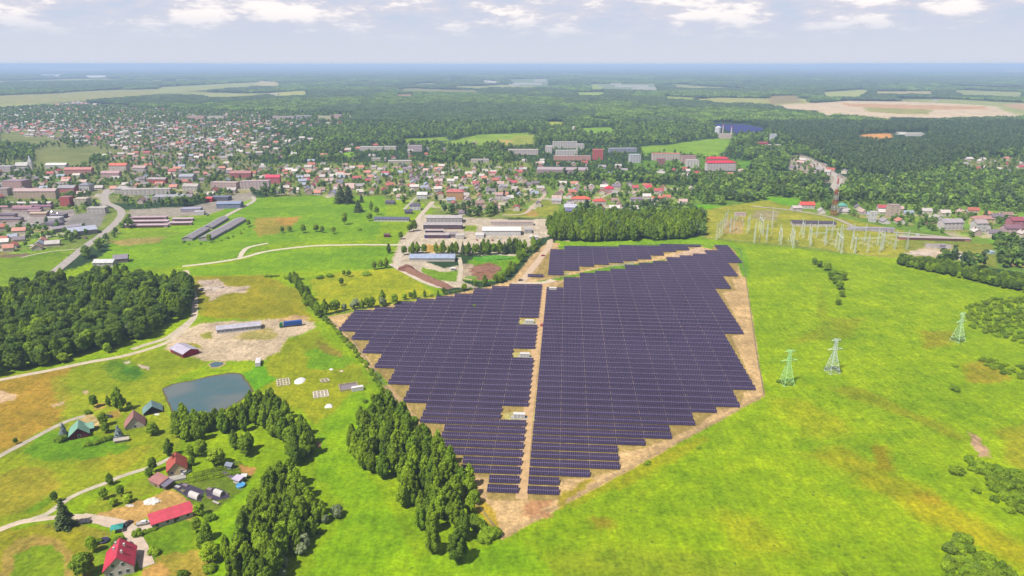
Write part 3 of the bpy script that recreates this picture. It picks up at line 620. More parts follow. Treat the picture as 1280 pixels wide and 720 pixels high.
def crown_mesh(name, m, shape, h, rad, seed, per, size, base=.18, nb=12, brs=.42, core=True):
    rs = np.random.RandomState(seed); bl = []
    for i in range(nb):
        if shape == 'round':
            t_ = (i + rs.rand()) / nb; z = h * (base + .1 + (1 - base - .22) * t_); pr = rad * math.sqrt(max(0, 1 - (abs(t_ - .38) / .68) ** 2)) * .72
            a = i * 2.4 + rs.rand(); rr = rad * brs * (.75 + .5 * rs.rand()); pr = max(0, pr - rr * .3) * (.5 + .5 * rs.rand()); bl.append((pr * math.cos(a), pr * math.sin(a), z, rr, rr, rr * .85))
        elif shape == 'tall':
            t_ = (i + rs.rand() * .8) / nb; z = h * (base + (1 - base) * (.08 + .84 * t_)); env = rad * (math.sin(min(1, t_ * 1.9 + .28) * math.pi / 2)) * (1 - t_ ** 2.2) ** .6
            a = i * 2.4 + rs.rand(); rr = max(rad * .16, env * (.55 if nb < 20 else .36)) * (.7 + .6 * rs.rand()); pr = max(0, env - rr * .6) * (.35 + .75 * rs.rand()); bl.append((pr * math.cos(a), pr * math.sin(a), z, rr, rr, rr * 1.6))
        elif shape == 'bush':
            a = rs.rand() * 6.28; pr = rad * .62 * rs.rand(); rr = rad * brs * (.8 + .5 * rs.rand()); bl.append((pr * math.cos(a), pr * math.sin(a), h * (.28 + .34 * rs.rand()) * (1 - .3 * pr / rad), rr, rr, min(rr, h * .4)))
    if shape == 'spruce':
        Q = []
        tiers = 15
        for k in range(tiers):
            t_ = k / (tiers - 1); z = h * (base * .5 + (1 - base * .5) * t_ * .97); r_ = rad * (1 - t_) ** .85 + .15; n = int(per * (4 + 26 * (1 - t_)))
            a = rs.rand(n) * 6.283; q = np.sqrt(rs.rand(n)) * r_ * (.85 + .3 * np.sin(a * 5 + k)); p = np.stack([q * np.cos(a), q * np.sin(a), z - q * .34 + rs.normal(size=n) * .12], 1)
            nn = np.stack([np.cos(a) * .5, np.sin(a) * .5, np.full(n, .85)], 1) + rs.normal(size=(n, 3)) * .3; nn /= np.linalg.norm(nn, axis=1)[:, None]
            Q.append(quad_cloud(p, nn, size * (.6 + .7 * rs.rand(n)), rs))
        V = np.concatenate(Q)
    else: V = blobs_crown(bl, per, size, rs)
    if core:                                   # inner leaf mass so that the crown is not see-through everywhere
        inner = [(a, b_, c_, x * .72, y_ * .72, z * .72) for a, b_, c_, x, y_, z in bl] if shape != 'spruce' else [(0, 0, h * .35, rad * .4, rad * .4, h * .3)]
        m2 = MB()
        for q in inner: m2.ball(q[:3], *q[3:], 7, 4)
        vv = []
        for f_ in m2.f: vv.append([m2.v[i] for i in f_])
        V = np.concatenate([V, np.array(vv)])
    return quads_mesh(name, V.reshape(-1, 3), None, [m])
def trunk_mesh(h, r, m, seed, limbs=4):
    rd = random.Random(seed); b_ = MB(); pr = None; x = y_ = 0; pz = -.2
    for k in range(4):
        nz = h * .8 * (k + 1) / 4; nx = x + rd.uniform(-.2, .2); ny = y_ + rd.uniform(-.2, .2)
        b_.bar((x, y_, pz), (nx, ny, nz), r * (1 - k / 4.6), r * (1 - (k + 1) / 4.6), 6)
        if k > 0:
            for _ in range(limbs // 2): a = rd.uniform(0, 6.28); b_.bar((x, y_, pz), (x + math.cos(a) * h * .16, y_ + math.sin(a) * h * .16, pz + h * .18), r * .35, r * .12, 4)
        x, y_, pz = nx, ny, nz
    return b_.mesh('trunk', m)
PR = {}
def proto(kind, m, shape, h, rad, n, per, size, trunk=(.22, BARK), **kw):
    PR[kind] = [(crown_mesh('crown', m, shape, h, rad, 100 * len(PR) + i, per, size, **kw), trunk_mesh(h, trunk[0], trunk[1], i) if trunk else None, h) for i in range(n)]
proto('round', LEAF, 'round', 11, 4.4, 4, 95, .50, nb=26, brs=.31)
proto('roundbright', LEAFB, 'round', 9, 4.6, 2, 95, .5, nb=24, brs=.31)
proto('deep', leafmat('deep_leaves', (.060, .110, .010), (.105, .165, .010)), 'round', 11, 4.4, 4, 95, .50, nb=26, brs=.31)
proto('tall', LEAF, 'tall', 15, 3.5, 6, 105, .46, trunk=(.18, BARK), base=.02, nb=42)
proto('spruce', LEAFD, 'spruce', 14, 3.3, 3, 4.5, .8)
proto('bluespruce', LEAFS, 'spruce', 9, 2.8, 2, 4.5, .6)
proto('grey', LEAFG, 'round', 9, 4.2, 2, 95, .5, nb=22, brs=.32)
proto('bush', LEAF, 'bush', 2.9, 2.6, 4, 120, .36, trunk=None, nb=14, base=0, core=False, brs=.36)
proto('bushgrey', leafmat('olive_leaves', (.11, .18, .015), (.18, .25, .02)), 'bush', 3.1, 2.6, 2, 120, .36, trunk=None, nb=14, base=0, core=False, brs=.36)
trees = []     # (size in photo pixels, kind, x, y, scale, rz, set name, label stub)
def inpx(x, y, polys):
    px, py = to_px(x, y); return any(bool(inpoly(np.array([px]), np.array([py]), q)[0]) for q in polys)
rt = random.Random(11)
def wood(name, poly, spacing, kinds, smin=.8, smax=1.15, jit=.42, stuffonly=False, edge=None):
    pw = [tuple(P(*q).xy) for q in poly]; xs = [p[0] for p in pw]; ys = [p[1] for p in pw]
    y = min(ys); r_ = 0
    while y < max(ys):
        x = min(xs) + (r_ % 2) * spacing / 2
        while x < max(xs):
            X, Y = x + rt.uniform(-jit, jit) * spacing, y + rt.uniform(-jit, jit) * spacing
            if inpoly(np.array([X]), np.array([Y]), pw)[0]:
                k = rt.choice(kinds); s = rt.uniform(smin, smax)
                trees.append([PR[k][0][2] * s * F / (Y * cs + H * sn), k, X, Y, s, rt.uniform(0, 6.28), name])
            x += spacing
        y += spacing * .88; r_ += 1
def line_trees(name, pts, n, kinds, smin, smax, jit=1.5):
    p = [P(*q).xy for q in pts]; ls = [(p[i + 1] - p[i]).length for i in range(len(p) - 1)]; tot = sum(ls)
    for k in range(n):
        d = tot * (k + .5) / n; i = 0
        while d > ls[i]: d -= ls[i]; i += 1
        c_ = p[i].lerp(p[i + 1], d / ls[i]); X = c_.x + rt.uniform(-jit, jit); Y = c_.y + rt.uniform(-jit, jit); k_ = rt.choice(kinds); s = rt.uniform(smin, smax)
        trees.append([PR[k_][0][2] * s * F / (Y * cs + H * sn), k_, X, Y, s, rt.uniform(0, 6.28), name])
def single(px, py, kind, h, label, wide=1.0):
    c_ = P(px, py); pr = PR[kind]; i = int(px * 7 + py) % len(pr); s = h / pr[i][2]
    return (kind, i, c_.x, c_.y, s, wide, label)
KN = {'deep': ('broadleaf_tree', 'tree'), 'round': ('broadleaf_tree', 'tree'), 'roundbright': ('broadleaf_tree', 'tree'), 'tall': ('aspen_tree', 'tree'), 'spruce': ('spruce_tree', 'tree'), 'bluespruce': ('spruce_tree', 'tree'), 'grey': ('willow_tree', 'tree'), 'bush': ('bush', 'bush'), 'bushgrey': ('bush', 'bush')}
KADJ = {'deep': 'deep green tree', 'round': 'rounded green tree', 'roundbright': 'yellow-green tree', 'tall': 'tall narrow tree', 'spruce': 'dark spruce', 'bluespruce': 'blue spruce', 'grey': 'silvery willow', 'bush': 'green bush', 'bushgrey': 'grey-green bush'}
def plant(kind, i, X, Y, s, rz, label, group=None, wide=1.0):
    cm, tm, h = PR[kind][i]; nm, cat = KN[kind]
    if tm is None:
        o = linkmesh(nm, cm, None, (X, Y, -.1), rz); o.scale = (s * wide, s * wide, s); return tag(o, label, cat, group)
    o = empty(nm, (X, Y, 0), rz, label, cat, group); o.scale = (s * wide, s * wide, s)
    linkmesh('trunk', tm, o); linkmesh('crown', cm, o); return o
# single trees of the near ground: kind, height in metres, and what marks them out
SINGLES = [
 (82, 659, 'spruce', 13.5, 'big dark spruce beside the fork of the pale farm track', 1.25), (69, 628, 'round', 5.5, 'small dark tree on the far side of the farm track', .9),
 (106, 720, 'round', 10, 'large dark tree in the corner by the white house with the red roof', 1.25), (138, 606, 'tall', 6.5, 'small dark tree on the verge of the upper farm track', 1.1),
 (130, 624, 'round', 6, 'rounded garden tree below the upper farm track', 1.), (151, 620, 'round', 5.5, 'leafy garden tree beside the vegetable patch', 1.), (160, 628, 'roundbright', 4, 'low bright green shrubby tree in the rough garden', 1.2),
 (142, 632, 'roundbright', 3.6, 'bright low tree among the rough grass of the garden', 1.2), (192, 590, 'round', 8, 'greyish dark tree beside the track by the orange roofed house', .8), (187, 597, 'round', 5, 'spreading bush-like tree next to the brown shed', 1.2),
 (212, 570, 'tall', 10, 'dark pointed tree standing in the meadow above the orange roofed house', 1.1), (238, 572, 'round', 7, 'dark tree behind the orange roofed house', 1.), (252, 570, 'round', 8.5, 'dark rounded tree between the pond wood and the orange house', 1.1),
 (271, 581, 'roundbright', 8.5, 'broad bright green tree above the garden plots', 1.15), (240, 582, 'round', 5, 'small dark tree touching the right of the orange house', 1.),
 (191, 543, 'round', 7, 'wide dark tree on the lawn below the grey-green hut', 1.45), (150, 514, 'tall', 15.5, 'very tall dark poplar behind the pinkish steep roofed cabin', 1.0), (162, 512, 'round', 4.5, 'small tree just right of the tall poplar', 1.),
 (118, 509, 'round', 7.5, 'rounded tree at the end of the gravel drive', 1.0), (136, 508, 'tall', 7, 'slim tree between the round tree and the poplar', .9), (110, 517, 'bush', 2.5, 'little bush on the lawn by the drive', 1.),
 (80, 544, 'bluespruce', 7, 'blue-grey spruce left of the green roofed cabin', 1.1), (77, 551, 'bush', 3.4, 'green bush in front of the left blue spruce', 1.2), (130, 532, 'round', 7.5, 'olive tree between the two cabins', 1.0),
 (133, 541, 'round', 6, 'dense dark tree in front of the olive tree between the cabins', 1.1), (149, 548, 'bluespruce', 7.5, 'blue-grey spruce between the two cabins and the lawn bench', 1.1), (20, 555, 'round', 3.5, 'lone small tree in the brown stubble field', 1.),
 (192, 692, 'bush', 2.8, 'lone bush on the lawn right of the white house', 1.1), (148, 679, 'bush', 2.8, 'bush at the lawn edge behind the white house', 1.1), (172, 669, 'bush', 3, 'bush beside the small yard of the long red building', .9),
 (116, 690, 'roundbright', 7, 'bright green tree on the lawn left of the white house', .7), (121, 680, 'bush', 2.6, 'low bush near the trampoline', 1.),
 (228, 720, 'bush', 2.5, 'lone scrub bush on the brown grass at the bottom edge', 1.), (261, 714, 'bush', 3.2, 'pale bush at the foot of the roadside wood', 1.),
 (284, 700, 'tall', 12, 'slim tree alone on the bright lawn left of the grove', .8), (250, 645, 'round', 6.5, 'dark rounded tree at the corner of the garden plots', 1.1), (262, 650, 'bush', 3, 'bush under the garden plots', 1.),
 (258, 674, 'round', 8, 'leafy tree at the top of the tree row by the lawn', 1.), (256, 690, 'round', 8.5, 'bulky tree in the middle of the tree row by the lawn', 1.), (262, 703, 'roundbright', 8.5, 'bright tree low in the tree row by the lawn', 1.),
 (246, 665, 'round', 6.5, 'left-hand tree of the row beside the long red building', 1.), 
 (572, 703, 'tall', 15.5, 'lone tall tree standing apart at the bottom tip of the central grove', 1.1), (541, 692, 'tall', 14.5, 'tall tree at the lower left corner of the central grove', 1.),
 (165, 421, 'grey', 11.5, 'silvery willow at the edge of the left wood', .85), (135, 441, 'roundbright', 7, 'bright yellow-green tree at the foot of the left wood', .8), (55, 457, 'roundbright', 6.5, 'bright rounded tree near the corner of the left wood', 1.), (80, 453, 'roundbright', 6.5, 'olive bushy tree in front of the left wood', 1.3),
 (486, 317, 'tall', 11, 'narrow tree where the white track meets the yard', 1.), (458, 344, 'bush', 4, 'bush pair member on the edge of the yellow field', 1.3), (430, 345, 'round', 5.5, 'left dark bushy tree on the yellow field edge', 1.), (427, 357, 'round', 7, 'dark tree standing in the yellow field', .9),
 (436, 346, 'round', 6.5, 'right dark bushy tree on the yellow field edge', 1.1), (412, 346, 'bush', 3.5, 'small bush on the field edge track', 1.3), (400, 348, 'bush', 3, 'grey low bush on the field edge', 1.5),
 (468, 337, 'round', 8, 'left tree of the clump behind the field yard', 1.), (476, 336, 'round', 8.5, 'middle tree of the clump behind the field yard', 1.), (483, 335, 'tall', 11, 'pointed tree of the clump behind the field yard', 1.),
 (431, 281, 'round', 15, 'tall dark tree alone in the upper green field', .75), (417, 292, 'round', 8, 'dark round tree below the lone tall tree in the field', 1.1), (379, 291, 'round', 10, 'round tree in the middle of the field copse', 1.), (362, 290, 'round', 7, 'left tree of the field copse', 1.2), (353, 291, 'round', 7.5, 'leftmost dark tree of the field copse', 1.), (395, 290, 'round', 9, 'right tree of the field copse', 1.2), (403, 291, 'round', 8, 'rightmost tree of the field copse', 1.),
 (501, 299, 'round', 8.5, 'round tree at the right end of the green field', 1.), (517, 289, 'round', 13, 'large round tree beside the yard road bend', 1.), (512, 290, 'round', 9, 'smaller tree beside the yard road bend', 1.), (450, 288, 'bush', 3, 'tiny bush in the green field', 1.), (426, 254, 'spruce', 26, 'left spruce block tree at the top of the field', 1.6),
 (436, 254, 'spruce', 25, 'right spruce block tree at the top of the field', 1.6), (448, 265, 'spruce', 16, 'dark spruce beside the white hut in the field', 1.9), (452, 253, 'spruce', 13, 'small spruce above the white hut', 1.2), (464, 264, 'tall', 15, 'slim tree right of the field spruces', .8), (471, 268, 'round', 10, 'rounded tree left of the long low hut', 1.),
 (462, 276, 'round', 10, 'grey-green wide tree at the left end of the long hut', 1.2),
 (1018, 331, 'round', 7, 'top bush-like tree of the meadow clump', 1.35), (1034, 338, 'round', 8, 'second tree of the dark meadow clump', 1.49), (1041, 350, 'round', 9.5, 'broad dark tree in the middle of the meadow clump', 1.62), (1052, 350, 'round', 9, 'right-hand tree of the meadow clump', 1.49), (1049, 362, 'round', 8, 'lower tree of the meadow clump', 1.35), (1052, 371, 'round', 6, 'small tree near the bottom of the meadow clump', 1.35), (1047, 381, 'round', 5.5, 'lowest small tree of the meadow clump', 1.35),
 (1024, 334, 'round', 6.5, 'small tree filling the top of the meadow clump', 1.49), (1045, 355, 'round', 8, 'dense tree at the heart of the meadow clump', 1.62),
 (1193, 488, 'bush', 3.6, 'lone bush on the right meadow below the thicket', 1.1), (1193, 458, 'bush', 2.6, 'small scrub bush near the brown grass patch', 1.), (1196, 592, 'bush', 3.4, 'upper left bush of the right hand scrub', 1.3), (1220, 615, 'bush', 2.5, 'small scrub bush alone in the right grass', 1.), (1242, 626, 'bush', 2.5, 'another small scrub bush lower in the right grass', 1.), (1262, 640, 'bush', 2.8, 'small bush by the right edge below the scrub belt', 1.),
 (1025, 487, 'bush', .9, 'tiny dark tuft bush below the two pylons', 1.), (873, 561, 'bush', 1.6, 'tiny bush in the meadow outside the front fence', 1.), (809, 580, 'bush', 1.8, 'low bush against the front right fence', 1.3),
 (593, 383, 'bush', 2, 'small bush at the top fence of the left solar block', 1.),
 (1048, 482, 'bush', .8, 'tiny dark bush in the meadow right of the pylons', 1.), (1008, 670, 'bush', .9, 'tiny dark tuft in the lower meadow', 1.), (1056, 718, 'bush', 1.4, 'little dark bush at the very bottom of the meadow', 1.), (1048, 683, 'bush', 1.1, 'small dark tuft in the lower right meadow', 1.),
]
for a in SINGLES:
    k_, i, X, Y, s, wd, lab = single(*a[:5], wide=a[5]); plant(k_, i, X, Y, s, (a[0] * .37) % 6.28, lab, None, wd)
T2 = ['tall', 'tall', 'tall', 'round']
wood('pond wood', [(219, 549), (243, 556), (262, 546), (300, 540), (322, 536), (338, 545), (348, 560), (345, 570), (352, 582), (380, 584), (392, 574), (386, 550), (362, 530), (352, 512), (338, 506), (318, 512), (296, 523), (262, 529), (222, 534)], 5.2, T2, .72, .98)
wood('pond wood', [(282, 568), (312, 573), (316, 562), (300, 556), (286, 558)], 5.0, T2, .7, .85)
wood('roadside grove', [(296, 740), (290, 700), (306, 665), (322, 640), (330, 622), (352, 612), (366, 600), (382, 622), (392, 640), (380, 662), (368, 690), (352, 715), (350, 760), (310, 790)], 5.4, ['tall', 'tall', 'tall', 'tall', 'round'], .85, 1.12)
wood('roadside grove', [(385, 650), (404, 640), (425, 640), (434, 648), (420, 655), (395, 668), (384, 690), (366, 712), (352, 735), (345, 720), (365, 700)], 4.6, ['grey', 'grey', 'bushgrey', 'tall'], .45, .72)
wood('central grove', [(436, 572), (448, 588), (470, 594), (490, 606), (498, 630), (516, 642), (520, 664), (540, 672), (556, 672), (572, 684), (590, 668), (590, 640), (600, 632), (592, 612), (575, 594), (558, 572), (540, 556), (520, 548), (500, 522), (478, 512), (458, 524), (440, 545)], 6.3, ['tall', 'tall', 'tall', 'tall', 'tall'], .68, 1.08)
line_trees('central grove', [(585, 650), (600, 662), (612, 674), (620, 676)], 10, ['bush', 'bush', 'bush'], 1.0, 1.6, 3)
wood('left wood', [(-30, 476), (0, 470), (50, 460), (88, 450), (130, 440), (155, 428), (182, 424), (208, 410), (228, 398), (240, 386), (241, 368), (238, 356), (212, 358), (160, 354), (130, 352), (105, 358), (70, 360), (38, 362), (0, 372), (-40, 380)], 7.4, ['deep', 'deep', 'deep', 'deep', 'round', 'deep', 'tall'], .85, 1.5)
line_trees('park hedge', [(404, 398), (420, 412), (440, 435), (460, 460), (476, 482), (490, 500), (498, 512)], 66, ['bush', 'bush', 'bush', 'bush', 'bushgrey'], .42, .85, 1.2)
line_trees('park hedge', [(448, 500), (462, 505), (475, 512), (500, 520), (540, 560), (570, 588), (585, 610), (600, 640)], 22, ['round', 'bush', 'bush', 'round'], .35, .7, 3.)
line_trees('upper hedge', [(366, 352), (374, 365), (382, 376), (392, 390), (400, 398)], 16, ['tall', 'tall', 'round'], .62, .95, 2.5)
line_trees('upper hedge', [(398, 396), (420, 390), (445, 386), (470, 384), (500, 378)], 14, ['tall', 'round', 'round', 'grey'], .5, .95, 3)
line_trees('upper hedge', [(500, 376), (530, 371), (550, 369), (575, 364), (600, 358), (635, 350)], 17, ['round', 'bush', 'tall', 'roundbright'], .35, .75, 2.5)
line_trees('road hedge', [(620, 356), (632, 345), (642, 334), (655, 322), (668, 311), (672, 305)], 26, ['round', 'round', 'bush'], .5, .95, 4)
line_trees('yard tree row', [(508, 318), (520, 317), (528, 317)], 7, ['round', 'tall'], .7, .95, 3)
line_trees('yard tree row', [(541, 317), (550, 317), (558, 317), (566, 317), (574, 318)], 6, ['tall', 'tall', 'round'], .6, 1., 2)
line_trees('yard tree row', [(578, 319), (600, 318), (630, 317), (654, 316)], 24, ['tall', 'tall', 'spruce', 'round'], .75, 1.15, 3)
wood('tree belt', [(682, 287), (692, 302), (720, 303), (780, 302), (850, 300), (868, 296), (880, 282), (870, 276), (800, 280), (730, 278), (700, 280)], 7.0, ['tall', 'tall', 'tall', 'round'], 1.05, 1.45)
wood('long hedge', [(1124, 326), (1150, 329), (1185, 334), (1220, 341), (1300, 356), (1380, 372), (1380, 388), (1300, 370), (1240, 358), (1190, 346), (1150, 338), (1122, 332)], 4.0, ['deep', 'deep', 'round'], .5, .8)
wood('right thicket', [(1208, 384), (1240, 374), (1300, 368), (1350, 385), (1350, 440), (1290, 432), (1240, 420), (1210, 412)], 5.2, ['bush', 'bush', 'bushgrey', 'bush', 'bush'], .5, 1.1, .5)
wood('right thicket', [(1222, 449), (1250, 453), (1300, 458), (1300, 480), (1270, 474), (1240, 464)], 4.6, ['bush', 'bush'], .5, .9, .5)
wood('scrub belt', [(1194, 570), (1215, 572), (1250, 588), (1300, 600), (1340, 620), (1340, 655), (1290, 648), (1262, 632), (1244, 618), (1228, 600)], 3.6, ['bush', 'bush', 'bush', 'bush'], .7, 1.25, .5)
wood('bottom thicket', [(1178, 740), (1182, 700), (1190, 668), (1205, 672), (1222, 692), (1250, 706), (1276, 725), (1290, 760)], 3.3, ['bush', 'bush', 'bush', 'bush', 'bushgrey', 'bush'], .7, 1.3, .5)
line_trees('cabin hedge', [(107, 558), (118, 556), (130, 551), (140, 549)], 9, ['bush'], .6, .85, .6)
line_trees('garden hedge', [(176, 668), (186, 664), (194, 661)], 5, ['bush'], .45, .6, .4)
line_trees('field ditch', [(330, 346), (345, 345), (360, 347), (380, 350)], 9, ['bush'], .5, .95, 3)
line_trees('shed scrub', [(225, 303), (240, 306), (265, 303), (285, 300), (300, 293), (310, 281)], 12, ['bush', 'bush', 'round'], .5, .9, 3)
SETD = {'pond wood': 'the wood below the pond', 'roadside grove': 'the grove at the bottom left', 'central grove': 'the central grove', 'left wood': 'the big left wood', 'park hedge': 'the hedge along the left park fence',
 'upper hedge': 'the hedge above the left solar block', 'road hedge': 'the belt beside the park road', 'yard tree row': 'the row before the factory yard', 'tree belt': 'the tree belt behind the park', 'long hedge': 'the long hedge at right',
 'right thicket': 'the thicket on the right meadow', 'scrub belt': 'the scrub belt at lower right', 'bottom thicket': 'the bottom right thicket', 'cabin hedge': 'the hedge below the cabins', 'garden hedge': 'the low hedge by the red building', 'field ditch': 'the scrub along the field ditch', 'shed scrub': 'the scrub round the two long sheds'}
trees.sort(key=lambda q: -q[0])
bushes = [t_ for t_ in trees if t_[1].startswith('bush')]; big = [t_ for t_ in trees if not t_[1].startswith('bush')]
nbig = 300 - sum(1 for a in SINGLES if not a[2].startswith('bush')); nb = 190
keep = big[:nbig] + bushes[:nb]; rest = big[nbig:] + bushes[nb:]
print('trees', len(big), 'bushes', len(bushes), 'individual', len(keep), 'rest', len(rest))
bysets = {}
for t_ in keep: bysets.setdefault(t_[6], []).append(t_)
for nm, ts in bysets.items():
    ts.sort(key=lambda q: q[3]); per_ = 8 if len(ts) > 10 else 20; nr = (len(ts) + per_ - 1) // per_
    for r_ in range(nr):
        rowt = sorted(ts[r_ * per_:(r_ + 1) * per_], key=lambda q: q[2] / q[3])
        for n_, t_ in enumerate(rowt):
            _, k_, X, Y, s, rz, _n = t_
            where = ', %s from left' % ordw(n_ + 1) + (', %s row' % ordw(r_ + 1) if nr > 1 else '')
            plant(k_, int(rz * 100) % len(PR[k_]), X, Y, s, rz, KADJ[k_] + ' in ' + SETD[nm] + where, 'trees and bushes of ' + SETD[nm])
# ------------------------------------------------------------------ what nobody could count: far woods, as instances of a few crowns
stuff_col = bpy.data.collections.new('foliage_sources')
def low_tree(name, m, shape, h, rad, seed, per=3.2, size=1.9):
    me = crown_mesh(name, m, shape, h, rad, seed, per, size, nb=6, core=True, base=.1); o = bpy.data.objects.new(name, me); stuff_col.objects.link(o); return o
def scatter(name, pts, sources, label, cat=None, kind='stuff'):
    """pts rows: x, y, scale, rot, index"""
    A = np.array(pts, float)
    if len(A) == 0: return
    me = bpy.data.meshes.new(name); me.vertices.add(len(A)); me.vertices.foreach_set('co', np.stack([A[:, 0], A[:, 1], A[:, 0] * 0 - .1], 1).astype(np.float32).ravel())
    for nm, c_ in (('scl', 2), ('rot', 3)):
        a = me.attributes.new(nm, 'FLOAT', 'POINT'); a.data.foreach_set('value', A[:, c_].astype(np.float32))
    a = me.attributes.new('idx', 'INT', 'POINT'); a.data.foreach_set('value', A[:, 4].astype(np.int32))
    o = linkmesh(name, me); tag(o, label, cat, kind=kind)
    sub = bpy.data.collections.new(name + '_sources')
    for i, s in enumerate(sources):
        d = bpy.data.objects.new('%03d_%s' % (i, s.name), s); sub.objects.link(d)
    ng = bpy.data.node_groups.new(name, 'GeometryNodeTree'); ng.is_modifier = True
    ng.interface.new_socket('Geometry', in_out='INPUT', socket_type='NodeSocketGeometry'); ng.interface.new_socket('Geometry', in_out='OUTPUT', socket_type='NodeSocketGeometry')
    gi = ng.nodes.new('NodeGroupInput'); go = ng.nodes.new('NodeGroupOutput')
    m2p = ng.nodes.new('GeometryNodeMeshToPoints'); iop = ng.nodes.new('GeometryNodeInstanceOnPoints'); ci = ng.nodes.new('GeometryNodeCollectionInfo')
    ci.inputs['Collection'].default_value = sub; ci.inputs['Separate Children'].default_value = True; ci.inputs['Reset Children'].default_value = True
    def attr(nm, ty):
        n = ng.nodes.new('GeometryNodeInputNamedAttribute'); n.data_type = ty; n.inputs['Name'].default_value = nm; return n.outputs[0]
    cr = ng.nodes.new('ShaderNodeCombineXYZ'); ng.links.new(attr('rot', 'FLOAT'), cr.inputs[2])
    ng.links.new(gi.outputs[0], m2p.inputs[0]); ng.links.new(m2p.outputs[0], iop.inputs['Points']); ng.links.new(ci.outputs[0], iop.inputs['Instance'])
    iop.inputs['Pick Instance'].default_value = True; ng.links.new(attr('idx', 'INT'), iop.inputs['Instance Index'])
    ng.links.new(cr.outputs[0], iop.inputs['Rotation']); ng.links.new(attr('scl', 'FLOAT'), iop.inputs['Scale']); ng.links.new(iop.outputs[0], go.inputs[0])
    md = o.modifiers.new('scatter', 'NODES'); md.node_group = ng
    return o
srcs = []; kidx = {}
for k_, lst in PR.items():
    for i, (cm, tm, h) in enumerate(lst):
        if cm is None: continue
        kidx.setdefault(k_, []).append(len(srcs)); srcs.append(cm)
rr_ = random.Random(3)
scatter('wooded_ground', [(t_[2], t_[3], t_[4], t_[5], kidx[t_[1]][int(t_[5] * 100) % len(kidx[t_[1]])]) for t_ in rest], srcs, 'the mass of further crowns filling the woods, hedges and thickets round the park')
# ---- far landscape cover
LO = [crown_mesh('lo', LEAFF, 'round', 12, 5.2, 900 + i, 2.6, 1.7, nb=6, brs=.5) for i in range(4)] + [crown_mesh('lo', LEAFP, 'tall', 17, 4.0, 920 + i, 2.6, 1.7, nb=6) for i in range(3)]
def patch(seed, m, n=26, w_=26, hh=12):
    rs = np.random.RandomState(seed); bl = []
    for i in range(n):
        x, y_ = (rs.rand(2) - .5) * w_ * 1.1; r_ = 3.2 + 2.4 * rs.rand(); bl.append((x, y_, hh * (.5 + .35 * rs.rand()), r_, r_, r_ * 1.1))
    V = blobs_crown(bl, .55, 3.0, rs, .5); m2 = MB()
    for q in bl: m2.ball(q[:3], q[3] * .9, q[4] * .9, q[5] * .9, 6, 3)
    vv = [[m2.v[i] for i in f_] for f_ in m2.f]; zz = hh * .45; g_ = w_ * .56
    return quads_mesh('patch', np.concatenate([V, np.array(vv), np.array([[(-g_, -g_, zz), (g_, -g_, zz), (g_, g_, zz), (-g_, g_, zz)]])]).reshape(-1, 3), None, [m])
PT = [patch(50 + i, LEAFF) for i in range(4)] + [patch(60 + i, LEAFP, 30, 26, 15) for i in range(3)]
PINE = [[(985, 175), (960, 165), (930, 158), (900, 150), (880, 145), (830, 140), (700, 136), (640, 136), (430, 140), (330, 134), (300, 132), (250, 128), (200, 127), (240, 118), (420, 121), (700, 112), (820, 121), (830, 130), (960, 134), (1020, 144), (1110, 153), (1200, 150), (1420, 148), (1420, 185), (1200, 196), (1195, 205), (1150, 222), (1110, 222), (1060, 215), (1020, 195)]]
# clear areas: no trees (fields, built plots)
CLEAR = [p for p, c, j, g_ in PAINT[1:] if (sum(q[1] for q in p) / len(p)) < 300 and j != .8 and c not in ((138, 145, 98), (140, 155, 85), (130, 158, 68), (125, 158, 62), (132, 150, 75), (130, 130, 95), (140, 145, 100), (175, 165, 145), (80, 110, 80), (150, 178, 22), (110, 150, 50))]
CLEAR += [[(a_, b_ + 2.6) for a_, b_ in p] for p in CLEAR if sum(q[1] for q in p) / len(p) < 185] + [[(955, 131), (1290, 131), (1290, 150), (1195, 152), (1120, 157), (1090, 151), (985, 141)], [(1070, 168), (1160, 164), (1160, 178), (1110, 180), (1072, 179)]]
CLEAR += [[(885, 152), (935, 154), (960, 162), (955, 170), (900, 169)]]
CLEAR += [[(148, 292), (165, 286), (262, 270), (318, 247), (400, 245), (480, 245), (500, 262), (545, 262), (560, 272), (720, 268), (720, 300), (880, 297), (1080, 306), (1128, 322), (1340, 372), (2400, 560), (3500, 1600), (-2500, 1600), (-2000, 372), (62, 355), (110, 330)], [(-200, 362), (-200, 322), (95, 312), (95, 345)],
          [(880, 258), (1000, 256), (1130, 286), (1240, 300), (1240, 335), (880, 300)], [(1044, 288), (1240, 305), (1248, 336), (1125, 325)]]
TOWN = [[(190, 180), (330, 166), (400, 176), (330, 202), (180, 207), (110, 198), (60, 186), (-60, 178), (-60, 172), (60, 177), (120, 184)], [(-60, 165), (-60, 140), (60, 132), (95, 127), (160, 133), (230, 137), (330, 141), (335, 160), (305, 172), (280, 190), (190, 192), (120, 184), (60, 176)], [(-60, 196), (110, 206), (170, 200), (330, 205), (330, 245), (165, 262), (95, 262), (95, 312), (-60, 320)], [(95, 256), (170, 258), (158, 300), (95, 314)],
        [(300, 203), (480, 204), (660, 205), (690, 222), (690, 245), (670, 262), (560, 268), (480, 248), (330, 244)], [(655, 222), (875, 232), (865, 258), (690, 266)], [(985, 194), (1050, 214), (1115, 222), (1110, 230), (985, 222)], [(1195, 197), (1340, 195), (1340, 228), (1205, 216)], [(960, 250), (1340, 262), (1340, 300), (1240, 306), (1000, 275)],
        [(320, 140), (450, 143), (440, 158), (330, 168)], [(430, 180), (530, 183), (530, 205), (430, 200)], [(640, 180), (930, 184), (930, 225), (640, 222)]]
WC = [[tuple(P(*q).xy) for q in p] for p in CLEAR]; WT = [[tuple(P(*q).xy) for q in p] for p in TOWN]; WP = [[tuple(P(*q).xy) for q in p] for p in PINE]
